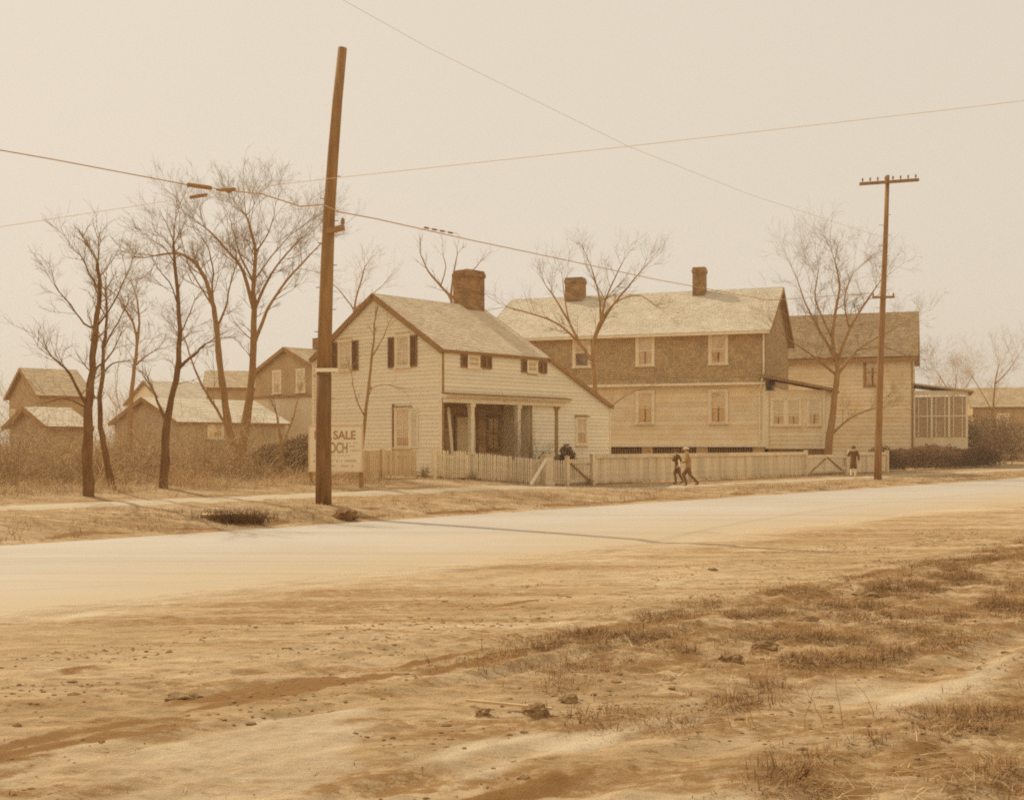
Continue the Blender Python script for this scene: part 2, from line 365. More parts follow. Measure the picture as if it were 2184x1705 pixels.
at_ = me.attributes.new('turf', 'FLOAT', 'POINT')
def turf(x, y):
    s, n = sn(x, y)
    if n > 20: return rough_band(s, n)
    if n < 8: return .45*sstep(7.6, 6.2, n)
    return 0
at_.data.foreach_set('value', [turf(v[0], v[1]) for v in verts])
ground = bpy.data.objects.new('ground', me); col.objects.link(ground); ground['kind'] = 'structure'

road_m = mat('pale macadam road', .60, .70, .35, (.5,.5,1), rough=.9, bump=.15, bscale=30)
def road_dirt(m):
    nt = m.node_tree; N = nt.nodes; L = nt.links; b = N['Principled BSDF']
    cr = [n for n in N if n.type == 'VALTORGB'][0]
    cr.color_ramp.elements[0].color = (.50,.43,.335,1); cr.color_ramp.elements[1].color = (.56,.495,.405,1)
    tc = [n for n in N if n.type == 'TEX_COORD'][0]
    dt = N.new('ShaderNodeVectorMath'); dt.operation = 'DOT_PRODUCT'; L.new(tc.outputs['Object'], dt.inputs[0]); dt.inputs[1].default_value = (DY,-DX,0)
    al = math.atan2(DY, DX)
    mp = N.new('ShaderNodeMapping'); mp.inputs['Rotation'].default_value = (0,0,-al); mp.inputs['Scale'].default_value = (.22,1.2,1); L.new(tc.outputs['Object'], mp.inputs[0])
    nz = N.new('ShaderNodeTexNoise'); nz.inputs['Scale'].default_value = .9; nz.inputs['Detail'].default_value = 9; nz.inputs['Roughness'].default_value = .62; L.new(mp.outputs[0], nz.inputs[0])
    ma = N.new('ShaderNodeMath'); ma.operation = 'MULTIPLY_ADD'; L.new(nz.outputs[0], ma.inputs[0]); ma.inputs[1].default_value = 6.5; L.new(dt.outputs['Value'], ma.inputs[2])
    n0 = FX*DY - FY*DX                                # dot value on the fence line
    r = N.new('ShaderNodeMapRange'); r.inputs[1].default_value = n0+3.25+11.6; r.inputs[2].default_value = n0+3.25+15.8; L.new(ma.outputs[0], r.inputs[0])
    mx = N.new('ShaderNodeMix'); mx.data_type = 'RGBA'; L.new(r.outputs[0], mx.inputs['Factor']); L.new(cr.outputs[0], mx.inputs['A']); mx.inputs['B'].default_value = (.54,.42,.265,1)
    mq = N.new('ShaderNodeMapping'); mq.inputs['Rotation'].default_value = (0,0,-al); mq.inputs['Scale'].default_value = (.03,1.6,1); L.new(tc.outputs['Object'], mq.inputs[0])
    n4 = N.new('ShaderNodeTexNoise'); n4.inputs['Scale'].default_value = 1.0; n4.inputs['Detail'].default_value = 10; n4.inputs['Roughness'].default_value = .68; L.new(mq.outputs[0], n4.inputs[0])
    r4 = N.new('ShaderNodeMapRange'); r4.inputs[1].default_value = .50; r4.inputs[2].default_value = .66; r4.inputs[4].default_value = .55; L.new(n4.outputs[0], r4.inputs[0])
    m4 = N.new('ShaderNodeMix'); m4.data_type = 'RGBA'; L.new(r4.outputs[0], m4.inputs['Factor']); L.new(mx.outputs['Result'], m4.inputs['A']); m4.inputs['B'].default_value = (.44,.335,.21,1)
    L.new(m4.outputs['Result'], b.inputs['Base Color'])
road_dirt(road_m)
rb = MB(); ss = axis_pts([(-600,-40,20),(-40,30,.5),(30,600,20)])
for n in (7.86, 10.5, 13, 15.5, 17.7):
    for s in ss:
        e = .05*NS(Vector((s*.9,0,4))) + .03*NS(Vector((s*3,0,4))) if n < 8 else 0
        x, y = xy(s, n+e); rb.v.append((x,y,(-.305 + .02*(1-((n-12.7)/5)**2)) if n < 17 else -.46))
k = len(ss)
rb.f = [(j*k+i,j*k+i+1,(j+1)*k+i+1,(j+1)*k+i) for j in range(4) for i in range(k-1)]
road = rb.build('road', road_m, None, True); road['kind'] = 'structure'

pb = MB(); ss = axis_pts([(-60,-20,1),(-20,60,.4),(60,120,4)])
for q in range(4):
    for s in ss:
        n = 2.75 + q*.5 + .14*NS(Vector((s*.4,q,1)))
        x, y = xy(s, n); pb.v.append((x,y,zg(x,y)+relief(x,y)+(.03 if q in (1,2) else -.012)))
k = len(ss); pb.f = [(j*k+i,j*k+i+1,(j+1)*k+i+1,(j+1)*k+i) for j in range(3) for i in range(k-1)]
path = pb.build('path', mat('trodden path', (.46,.36,.22), (.56,.455,.30), 1.0, bump=.4, spots=(.6,1.8,.62)), None, True); path['kind'] = 'structure'

# ------------------------------------------------------------------ building helpers
def face_map(kind, Lx=0):
    if kind == 'front': return lambda a,o,z: (a,-o,z)
    if kind == 'left':  return lambda a,o,z: (-o,a,z)
    if kind == 'right': return lambda a,o,z: (Lx+o,a,z)
def clapboards(parent, fm, z0, z1, step, extent, openings, m, name='clapboard'):
    z = z0
    while z < z1 - .02:
        zt = min(z+step, z1); b0, b1 = extent(z); t0, t1 = extent(zt)
        cuts = sorted((o[0], o[1]) for o in openings if o[2] < zt-.04 and o[3] > z+.04)
        segs = []; a = None
        cur = b0
        for c0, c1 in cuts:
            if c0 > cur + .05: segs.append((cur, c0))
            cur = max(cur, c1)
        if b1 > cur + .05: segs.append((cur, b1))
        for q0, q1 in segs:
            p0 = t0 if q0 == b0 else q0; p1 = t1 if q1 == b1 else q1
            if p1 - p0 < .02: p0 = p1 = (p0+p1)/2
            j = random.uniform(-.004,.004); sag = random.uniform(-.004,.004)
            mb = MB(); mb.hexa([fm(q0,.030+j,z),fm(q1,.030+j,z+sag),fm(q1,-.01,z+sag),fm(q0,-.01,z),fm(p0,.006,zt-.002),fm(p1,.006,zt-.002),fm(p1,-.01,zt-.002),fm(p0,-.01,zt-.002)])
            mb.build(name, m, parent)
        z += step
def window(parent, fm, a0, a1, z0, z1, panes=(2,3), frame=None, blind=.5, shut=None, curtain='lace', casing=.09, hood=False):
    frame = frame or M['trim']; c = casing
    mb = MB()
    for (p0,p1,q0,q1,o) in ((a0-c,a0,z0-c*.2,z1,.06),(a1,a1+c,z0-c*.2,z1,.06),(a0-c-.02,a1+c+.02,z1,z1+c,.075)):
        mb.box(p0,p1,-.02,o,q0,q1)
    zm = (z0+z1)/2
    for (p0,p1,q0,q1,o) in ((a0,a0+.045,z0,z1,.034),(a1-.045,a1,z0,z1,.034),(a0+.045,a1-.045,z0,z0+.055,.033),(a0+.045,a1-.045,z1-.05,z1,.033),(a0+.045,a1-.045,zm-.022,zm+.022,.04)):
        mb.box(p0,p1,0,o,q0,q1)
    nx, nz_ = panes
    for i in range(1,nx): x = a0+(a1-a0)*i/nx; mb.box(x-.011,x+.011,.004,.031,z0+.055,z1-.05)
    for i in range(1,nz_):
        z = z0+(z1-z0)*i/nz_
        if abs(z-zm) > .05: mb.box(a0+.045,a1-.045,.004,.030,z-.011,z+.011)
    wn = mb.mapped(fm).build('window', frame, parent)
    s = MB(); s.box(a0-c-.04,a1+c+.04,-.02,.11,z0-c*.2-.05,z0-c*.2); s.mapped(fm).build('sill', frame, wn)
    for lo, hi in ((z0+.055, zm-.022), (zm+.022, z1-.05)):
        p = MB(); p.box(a0+.045,a1-.045,.018,.022,lo,hi); p.mapped(fm).build('pane', M['glass'], wn)
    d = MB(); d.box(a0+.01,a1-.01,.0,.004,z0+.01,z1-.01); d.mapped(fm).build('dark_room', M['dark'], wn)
    if blind: b = MB(); b.box(a0+.046,a1-.046,.008,.012,z1-.05-(z1-z0)*blind,z1-.052); b.mapped(fm).build('blind', M['blind'], wn)
    if curtain:
        zc = z1-.05-(z1-z0)*blind
        for (f0,f1) in ((.0,.44),(.58,1)):
            q = MB(); q.box(a0+.046+(a1-a0-.092)*f0,a0+.046+(a1-a0-.092)*f1,.005,.0075,z0+.057,zc); q.mapped(fm).build('curtain', M[curtain], wn)
    if hood: h = MB(); h.box(a0-c-.06,a1+c+.06,-.02,.12,z1+c,z1+c+.04); h.mapped(fm).build('hood', M['drab'], wn)
    if shut:
        for q in shut:
            x0, x1 = q[0], q[1]; zz0, zz1 = z0-.03, z1+.03
            mb = MB(); mb.box(x0,x0+.05,.03,.075,zz0,zz1); mb.box(x1-.05,x1,.03,.075,zz0,zz1); mb.box(x0+.05,x1-.05,.03,.074,zz0,zz0+.06); mb.box(x0+.05,x1-.05,.03,.074,zz1-.06,zz1); mb.box(x0+.05,x1-.05,.028,.034,zz0+.06,zz1-.06)
            sh = mb.mapped(fm).build('shutter', M['shutter'] if len(q) < 3 else q[2], wn)
            lv = MB(); z = zz0+.09
            while z < zz1-.08:
                lv.hexa([(x0+.05,.036,z),(x1-.05,.036,z),(x1-.05,.066,z-.02),(x0+.05,.066,z-.02),(x0+.05,.036,z+.008),(x1-.05,.036,z+.008),(x1-.05,.066,z-.012),(x0+.05,.066,z-.012)]); z += .045
            o = lv.mapped(fm).build('louvre_slats', M['shutter'] if len(q) < 3 else q[2], sh); o['kind'] = 'stuff'
    return wn
def shingles(name, parent, fn, A, B, wa, eb, m, th=.02, hole=None, wave=0):
    # fn(a, b, h): a along the course, b up the slope, h out of the surface
    mb = MB(); b = 0; r = 0
    while b < B - .02:
        bt = min(b+eb, B); a = -random.uniform(0, wa)
        while a < A:
            wd = wa*random.uniform(.65,1.35); a0 = max(0,a); a1 = min(A,a+wd-.008)
            if a1-a0 > .01 and not (hole and hole((a0+a1)/2,(b+bt)/2)):
                lo = b - random.uniform(0,.014); t = th*random.uniform(.75,1.5)
                i = len(mb.v)
                mb.v += [fn(a0,lo,t),fn(a1,lo,t),fn(a1,bt,.006),fn(a0,bt,.006),fn(a0,lo,0),fn(a1,lo,0)]
                mb.f += [(i,i+1,i+2,i+3),(i+4,i+5,i+1,i),(i+4,i,i+3),(i+1,i+5,i+2)]
            a += wd
        b += eb; r += 1
    o = mb.build(name, m, parent); o['kind'] = 'stuff'; return o
def gable_roof(parent, Lx, D, ze, zr, ox, oy, m, fascia, th=.09, wa=.2, eb=.2, axis='x', only=None):
    # ridge along x (or y); eave heights are at the wall line
    half = D/2; sl = (zr-ze)/half; ln = math.hypot(half+oy, sl*(half+oy)); c = (half+oy)/ln; sn_ = sl*c
    roof = None
    for side in (0,1):
        def P(a, b, h, side=side):
            y = -oy + b*c - h*sn_; z = ze - sl*oy + b*sn_ + h*c
            if side: y = D - y
            return (-ox + a, y, z) if axis == 'x' else (y, -ox + a, z)
        A = Lx + 2*ox
        mb = MB(); mb.hexa([P(0,0,-th),P(A,0,-th),P(A,ln,-th),P(0,ln,-th),P(0,0,0),P(A,0,0),P(A,ln,0),P(0,ln,0)])
        o = mb.build('roof', fascia, parent)
        if roof is None: roof = o
        shingles('shingle_courses', o, P, A, ln+.01, wa, eb, m)
        for a in (0, A):                          # barge boards
            bb = MB(); e = -.03 if a == 0 else 0
            bb.hexa([P(a+e,0,-th-.10),P(a+e+.03,0,-th-.10),P(a+e+.03,ln-.02,-th-.10),P(a+e,ln-.02,-th-.10),P(a+e,0,.02),P(a+e+.03,0,.02),P(a+e+.03,ln-.02,.02),P(a+e,ln-.02,.02)])
            bb.build('barge_board', fascia, o)
    return roof
def chimney(parent, x, y, z0, z1, wx, wy, m, batter=0):
    ch = one_box('chimney', m, parent, x-wx/2,x+wx/2,y-wy/2,y+wy/2,z0,z1-.28)
    mb = MB(); mb.box(x-wx/2-.04,x+wx/2+.04,y-wy/2-.04,y+wy/2+.04,z1-.28,z1-.12); mb.box(x-wx/2-.005,x+wx/2+.005,y-wy/2-.005,y+wy/2+.005,z1-.12,z1)
    mb.build('chimney_cap', m, ch)
    fl = MB(); fl.box(x-wx*.3,x+wx*.3,y-wy*.3,y+wy*.3,z1,z1+.02); fl.build('flue', M['dark'], ch)
    return ch

# ------------------------------------------------------------------ the small white house
C = Vector((-2.55,42,.0)); YAW = math.atan2(DY, DX)
H = empty('clapboard_house', C, YAW, 'small white clapboard house with steep gable, lean-to and recessed porch', 'house')
ZE, ZR_, D, LX, LL = 5.02, 7.30, 7.5, 5.88, 10.09
Zb = .30
fl_, fr_ = face_map('left'), face_map('front')
def gable_ext(z):
    if z <= ZE: return (0.0, D)
    k = (z-ZE)/(ZR_-ZE)*(D/2); return (k, D-k)
mb = MB(); mb.prism([(0.02,Zb),(D-.02,Zb),(D-.02,ZE),(D/2,ZR_-.03),(.02,ZE)], 'x', .0, .12); mb.build('gable_wall', M['bare'], H)
mb = MB(); mb.prism([(0.02,Zb-.3),(D-.02,Zb-.3),(D-.02,ZE),(D/2,ZR_-.03),(.02,ZE)], 'x', LX-.12, LX); mb.build('gable_wall', M['siding'], H)
one_box('rear_wall', M['siding'], H, .12, LL, D-.12, D-.021, Zb-.6, ZE-.9)
gw = [(1.764,2.44,4.40,5.52),(5.12,5.80,4.40,5.52),(1.74,2.46,1.36,2.78)]
clapboards(H, fl_, Zb, ZR_-.05, .15, gable_ext, [(a-.09,b+.09,c-.06,d+.09) for a,b,c,d in gw], M['siding'])
window(H, fl_, *gw[0], panes=(2,4), blind=.8, shut=[(1.30,1.66),(2.54,2.90)])
window(H, fl_, *gw[1], panes=(2,4), blind=.7, shut=[(4.66,5.02),(5.90,6.26)])
window(H, fl_, *gw[2], panes=(2,2), blind=.72, shut=[(1.24,1.63,M['siding'])], hood=True)
mb = MB(); mb.box(2.585,2.64,.03,.09,Zb,3.0); mb.mapped(fl_).build('downpipe', M['drab'], H)
# front: upper wall, flush wall right of the porch, lean-to
PR0, PR1, PD, ZC = .14, 5.0, 1.5, 3.0
one_box('upper_wall', M['bare'], H, .121, LX-.121, .0, .12, ZC+.15, ZE)
mb = MB(); mb.prism([(PR1+.001,Zb-.6),(LL-.03,Zb-.6),(LL-.03,3.10),(LX-.12,4.93),(LX-.12,ZC+.149),(PR1+.001,ZC+.149)], 'y', .0, .12); mb.build('lean_to_wall', M['bare'], H)
mb = MB(); mb.prism([(.121,Zb-.6),(D-.13,Zb-.6),(D-.13,3.10),(.121,3.10)], 'x', LL-.12, LL-.031); mb.build('lean_to_end_wall', M['siding'], H)
fw = [(1.35,1.90,4.36,4.78),(4.72,5.25,4.33,4.75)]
def ext_up(z): return (.05, LX if z < 4.95 else LX)
def ext_low(z):
    if z < 3.12: return (PR1+.02, LL-.02)
    return (PR1+.02, max(LX+.0, LL - (z-3.12)/(ZE-.06-3.12)*(LL-LX)))
opF = [(a-.06,b+.06,c-.04,d+.06) for a,b,c,d in fw]
clapboards(H, fr_, ZC+.30, ZE-.04, .15, lambda z: (.05, LX + max(0,(LL-LX)*(1-(z-3.12)/(ZE-.06-3.12)))), opF, M['siding'])
lw = (7.82,8.44,1.45,2.52)
clapboards(H, fr_, Zb-.6, ZC+.29, .15, ext_low, [(lw[0]-.09,lw[1]+.09,lw[2]-.06,lw[3]+.09)], M['siding'])
window(H, fr_, *fw[0], panes=(2,1), blind=.0, curtain='lace', casing=.06, shut=[(.93,1.27),(1.98,2.30),(2.30,2.60)])
window(H, fr_, *fw[1], panes=(2,1), blind=.0, curtain='lace', casing=.06, shut=[(4.32,4.64),(5.33,5.62),(5.62,5.86)])
window(H, fr_, *lw, panes=(2,2), blind=.5, hood=True)
# corner boards
one_box('corner_board', M['drab'], H, -.045,.05,-.05,-.031,Zb,ZE-.05)
one_box('corner_board', M['trim'], H, -.05,-.031,-.031,.10,Zb,ZE-.05)
one_box('corner_board', M['trim'], H, -.05,-.031,D-.1,D+.04,Zb,ZE-.05)
one_box('corner_board', M['trim'], H, LL-.02,LL+.05,-.045,.08,Zb-.6,3.05)
one_box('foundation', M['found'], H, .06,LL-.14,.05,D-.14,-.6,Zb-.002)
one_box('sill_board', M['drab'], H, -.055,-.031,.02,D,Zb-.10,Zb+.02)
# recessed porch
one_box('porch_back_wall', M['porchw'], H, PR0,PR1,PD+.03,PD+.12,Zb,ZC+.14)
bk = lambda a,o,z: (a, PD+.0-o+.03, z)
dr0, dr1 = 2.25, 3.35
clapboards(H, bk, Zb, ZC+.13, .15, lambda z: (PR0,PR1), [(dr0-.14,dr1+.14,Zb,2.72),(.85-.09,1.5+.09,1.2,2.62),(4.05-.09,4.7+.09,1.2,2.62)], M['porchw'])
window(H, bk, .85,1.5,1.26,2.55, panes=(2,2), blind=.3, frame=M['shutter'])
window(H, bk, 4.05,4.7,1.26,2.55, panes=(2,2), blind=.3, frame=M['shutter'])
for x0, x1 in ((.121,PR0),(PR1,PR1+.08)): one_box('porch_side_wall', M['siding'], H, x0-.02,x1,.13,PD+.02,Zb,ZC+.14)
one_box('porch_ceiling', M['drab'], H, PR0,PR1,.02,PD+.03,ZC+.141,ZC+.18)
one_box('porch_floor', M['bare'], H, .12,PR1,-.12,PD+.03,Zb-.08,Zb+.0)
one_box('step', M['bare'], H, 2.0,3.5,-.5,-.13,Zb-.35,Zb-.17)
dm = MB(); dm.box(dr0,dr1,-.02,.03,Zb+.02,2.52)
for a0,a1,b0,b1 in ((.08,.5,.15,.95),(.6,1.02,.15,.95),(.08,.5,1.1,2.0),(.6,1.02,1.1,2.0)): dm.box(dr0+a0,dr0+a1,.03,.045,Zb+b0,Zb+b1)
do = dm.mapped(bk).build('door', M['door'], H)
dk = MB(); dk.box(dr0-.13,dr0,-.02,.06,Zb,2.66); dk.box(dr1,dr1+.13,-.02,.06,Zb,2.66); dk.box(dr0,dr1,-.02,.06,2.52,2.66); dk.mapped(bk).build('door_frame', M['shutter'], do)
hb = MB(); hb.tube([bk(dr1-.1,.03,1.3),bk(dr1-.1,.09,1.3)],[.02,.035],8); hb.build('knob', M['metal'], do)
for s in (1.52, 4.14):
    cm = MB(); cm.box(s-.11,s+.11,-.115,.115,Zb,Zb+.2); cm.box(s-.09,s+.09,-.09,.09,Zb+.2,ZC-.14); cm.box(s-.12,s+.12,-.12,.12,ZC-.14,ZC+.0)
    cm.build('porch_column', M['trim'], H)
cm = MB(); cm.box(6.40,6.56,-.06,-.031,Zb-.5,ZC-.1); cm.box(6.33,6.63,-.10,-.031,ZC-.1,ZC); cm.build('pilaster', M['drab'], H)
one_box('frieze', M['trim'], H, -.02,6.75,-.14,-.031,ZC+.0,ZC+.17)
mb = MB(); mb.prism([(-.031,ZC+.17),(-.24,ZC+.17),(-.34,ZC+.24),(-.34,ZC+.275),(-.031,ZC+.33)], 'x', -.06, 7.08); mb.build('cornice', M['trim'], H)
mb = MB(); mb.hexa([(-.08,-.37,ZC+.277),(7.12,-.37,ZC+.277),(7.12,-.03,ZC+.335),(-.08,-.03,ZC+.335),(-.08,-.37,ZC+.305),(7.12,-.37,ZC+.305),(7.12,-.03,ZC+.375),(-.08,-.03,ZC+.375)]); mb.build('cornice_flashing', M['drab'], H)
# roofs
gable_roof(H, LX, D, ZE, ZR_, .10, .16, M['roofA'], M['drab'], wa=.17, eb=.15)
one_box('eave_board', M['drab'], H, -.06,LX,-.13,-.031,ZE-.20,ZE-.055)
sl = (ZE-.02-3.14)/(LL-LX); ln = math.hypot(LL+.14-LX, sl*(LL+.14-LX)); cc = (LL+.14-LX)/ln; s2 = sl*cc
def PL(a, b, h): x = LL+.14 - b*cc + h*s2; return (x, -.12+a, 3.14-sl*.14 + b*s2 + h*cc)
mb = MB(); A = D+.24; mb.hexa([PL(0,0,-.06),PL(A,0,-.06),PL(A,ln,-.06),PL(0,ln,-.06),PL(0,0,.0),PL(A,0,.0),PL(A,ln,.0),PL(0,ln,.0)])
lr = mb.build('lean_to_roof', M['drab'], H); shingles('shingle_courses', lr, PL, A, ln, .17, .15, M['roofA'])
mb = MB(); mb.hexa([PL(-.03,0,-.13),PL(0,0,-.13),PL(0,ln-.02,-.13),PL(-.03,ln-.02,-.13),PL(-.03,0,.03),PL(0,0,.03),PL(0,ln-.02,.03),PL(-.03,ln-.02,.03)]); mb.build('barge_board', M['drab'], lr)
chimney(H, LX-.62, D/2, 4.0, 8.75, 1.02, .85, M['brick'])

# ------------------------------------------------------------------ the big shingled house
BX = Vector((.939,-.344,0)); RC = Vector((11.9,54,0)); BO = RC - BX*14.0
BYAW = math.atan2(BX.y, BX.x); BL, BD = 14.0, 9.1
B = empty('shingled_house', BO, BYAW, 'large two storey house with dark shingled upper floor and pale lower wall', 'house')
z1, zl, ze, zr = 1.5, 4.37, 7.0, 9.40
fB = face_map('front'); rB = face_map('right', BL)
one_box('lower_wall', M['greysid'], B, .03,BL-.03,.03,BD-.03,z1-.1,zl)
mb = MB(); mb.prism([(0.0,zl),(BD,zl),(BD,ze),(BD/2,zr),(0,ze)], 'x', .0, BL); mb.build('upper_wall', M['shingle'], B)
ups = [(8.24,5.30,6.72),(11.80,5.30,6.72),(5.02,5.30,6.72)]; los = [(8.24,2.48,3.96),(11.80,2.48,3.96)]
opU = [(x-.52,x+.52,a-.1,b+.14) for x,a,b in ups]
def hole(a, b): return any(o[0] < a < o[1] and o[2] < zl+.3+b < o[3] for o in opU)
shingles('wall_shingles', B, lambda a,b,h: (a,-h-.004,zl+.3+b), BL, ze-zl-.42, .125, .12, M['shingle'], th=.022, hole=hole)
fl_len = .44
shingles('skirt_shingles', B, lambda a,b,h: (a, -.26+b*.62-h*.8, zl+.0+b*.74+h*.5), BL, .40, .16, .13, M['shingle'], th=.02)
mb = MB(); mb.prism([(-.27,zl-.05),(-.02,zl-.05),(-.02,zl+.32)], 'x', -.03, BL+.03); mb.build('skirt_board', M['drab'], B)
one_box('belt_trim', M['trim'], B, -.04,BL+.04,-.30,-.275,zl-.11,zl+.005)
one_box('soffit', M['greysid'], B, -.02,BL+.02,-.27,-.0,zl-.10,zl-.052)
shingles('wall_shingles', B, lambda a,b,h: (BL+h+.004,a,zl+b), BD, ze-zl, .125, .12, M['shingle'], th=.02)
for x,a,b in ups: window(B, fB, x-.36,x+.36,a,b, panes=(1,2), blind=.5 if x < 11 else .58, curtain='lace' if x > 8 else None, casing=.11)
for x,a,b in los: window(B, fB, x-.36,x+.36,a,b, panes=(1,2), blind=.42, casing=.11)
# plain boards of the lower wall
clapboards(B, lambda a,o,z: (a,.03-o*.5,z), z1, zl-.12, .22, lambda z: (.1,BL-.12), [(x-.48,x+.48,a-.09,b+.12) for x,a,b in los], M['greysid'], 'wall_board')
one_box('corner_board', M['trim'], B, BL-.12,BL+.02,-.0,.14,z1-.1,zl-.12)
one_box('downpipe', M['trim'], B, BL-.10,BL-.02,-.11,-.03,zl+.4,ze-.2)
mb = MB(); mb.tube([(BL-.06,-.08,zl+.42),(BL-.10,-.36,zl+.1),(BL-.12,-.38,zl-.1),(BL-.25,-.06,zl-.45),(BL-.25,-.06,z1)],.04,8); mb.build('downpipe', M['trim'], B)
one_box('water_table', M['trim'], B, -.03,BL+.03,-.05,.03,z1-.17,z1-.0)
# basement: stone piers with dark lattice between
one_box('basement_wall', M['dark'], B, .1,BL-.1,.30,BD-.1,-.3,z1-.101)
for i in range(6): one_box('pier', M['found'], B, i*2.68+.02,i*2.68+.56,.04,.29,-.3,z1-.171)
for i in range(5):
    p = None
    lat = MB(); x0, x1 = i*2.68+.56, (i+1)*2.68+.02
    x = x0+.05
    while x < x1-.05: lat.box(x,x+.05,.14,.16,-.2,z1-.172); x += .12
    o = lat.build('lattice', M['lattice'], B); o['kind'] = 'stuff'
B.scale = (1.17,1.17,1.17); B.location = (BO.x*1.17, BO.y*1.17, 1.5*(1-1.17))
gable_roof(B, BL, BD, ze, zr, .30, .42, M['roofB'], M['drab'], wa=.15, eb=.14)
one_box('eave_fascia', M['trim'], B, -.28,BL+.28,-.465,-.425,ze-.36,ze-.24)
one_box('eave_soffit', M['greysid'], B, -.2,BL+.2,-.42,-.005,ze-.34,ze-.30)
chimney(B, 3.4, BD/2-.3, 8.6, 10.35, .95, .8, M['brick'])
chimney(B, 10.1, BD/2-.35, 8.6, 10.55, .62, .62, M['brick'])
# enclosed side porch at the right end
px0, px1 = BL+.0, BL+2.75
pw_ = MB(); pw_.box(px0+.04,px1,.10,3.4,1.25,3.98); pw_.build('sun_porch', M['greysid'], B)
pf = lambda a,o,z: (a,.10-o,z)
clapboards(B, pf, 1.25, 2.2, .2, lambda z: (px0+.05,px1), [], M['greysid'], 'wall_board')
for a in (px0+.32, px0+1.02): window(B, pf, a,a+.56,2.35,3.55, panes=(1,1), blind=.62, casing=.07)
window(B, pf, px0+1.98,px0+2.5,2.35,3.55, panes=(1,1), blind=.55, casing=.07)
for x in (px0+.08,px1-.08): one_box('porch_post', M['trim'], B, x-.07,x+.07,.02,.065,1.25,3.97)
mb = MB(); mb.hexa([(px0-.2,-.35,4.62),(px1+.35,-.35,3.92),(px1+.35,3.6,3.92),(px0-.2,3.6,4.62),(px0-.2,-.35,4.72),(px1+.35,-.35,4.02),(px1+.35,3.6,4.02),(px0-.2,3.6,4.72)]); pr_ = mb.build('porch_roof', M['drab'], B)
shingles('shingle_courses', pr_, lambda a,b,h: (px1+.36-b*.977, -.36+a, 4.02+b*.212+h), 3.97, 3.35, .2, .19, M['roofC'])
one_box('porch_base', M['lattice'], B, px0+.1,px1-.1,.2,3.3,-.2,1.25)

# ------------------------------------------------------------------ third house on the right
RC3 = Vector((23.0,66,0)); L3, D3 = 9.5, 8.0; O3 = RC3 - BX*L3
T = empty('pale_house', O3, BYAW, 'pale plain-walled house with brown roof behind the right-hand bare tree', 'house')
one_box('foundation', M['found'], T, .05,L3-.05,.05,D3-.05,-.3,.6)
mb = MB(); mb.prism([(0,.6),(D3,.6),(D3,6.75),(D3/2,9.5),(0,6.75)], 'x', 0, L3); mb.build('wall', M['greysid'], T)
f3 = face_map('front'); r3 = face_map('right', L3)
x3 = lambda u: L3 - (23.0-(u-U0)/F*66)/(.939+.344*(u-U0)/F)
clapboards(T, f3, .6, 6.7, .24, lambda z: (.02,L3-.02), [(x3(1861)-.52,x3(1861)+.52,4.75,6.55)], M['greysid'], 'wall_board')
window(T, f3, x3(1861)-.40,x3(1861)+.40,4.85,6.4, panes=(1,2), blind=.3, frame=M['drab'])
window(T, r3, 1.2,1.9,4.6,6.0, panes=(1,2), blind=.4); window(T, r3, 5.2,5.9,4.6,6.0, panes=(1,2), blind=.4)
one_box('corner_board', M['drab'], T, L3-.05,L3+.03,-.06,-.032,.6,6.6)
T.scale = (1.22,1.22,1.22); T.location = (O3.x*1.22, O3.y*1.22, 1.5*(1-1.22))
gable_roof(T, L3, D3, 6.75, 9.5, .3, .35, M['roofD'], M['drab'], wa=.24, eb=.2)
one_box('eave_board', M['drab'], T, -.25,L3+.25,-.40,-.355,6.18,6.42)
# glazed back porch of that house
AX0, AX1 = L3+.04, L3+3.0
an = MB(); an.box(AX0,AX1,1.0,5.5,.0,1.85); an.build('annex_wall', M['greysid'], T)
an = MB(); an.box(AX0+.1,AX1-.1,1.2,5.4,1.85,4.2); an.build('annex_core', M['porchw'], T)
for i in range(4):
    x = AX0+.06+i*(AX1-AX0-.12)/3; one_box('annex_post', M['trim'], T, x-.06,x+.06,.95,1.06,1.85,4.3)
for i in range(6):
    x = AX0+.06+(i+.5)*(AX1-AX0-.12)/6; one_box('annex_mullion', M['trim'], T, x-.02,x+.02,.97,1.03,1.85,4.3)
one_box('annex_rail', M['trim'], T, AX0+.13,AX1-.13,.965,1.035,3.05,3.11)
one_box('annex_beam', M['trim'], T, AX0,AX1,.94,1.07,4.3,4.55)
for i in range(3):
    x = AX0+.12+i*(AX1-AX0-.12)/3; one_box('annex_screen', M['glass'], T, x+.02,x+.82,1.0,1.01,1.86,4.29)
mb = MB(); mb.hexa([(AX0-.0,.7,4.9),(AX1+.3,.7,4.42),(AX1+.3,5.7,4.42),(AX0,5.7,4.9),(AX0,.7,5.0),(AX1+.3,.7,4.52),(AX1+.3,5.7,4.52),(AX0,5.7,5.0)]); mb.build('annex_roof', M['roofC'], T)

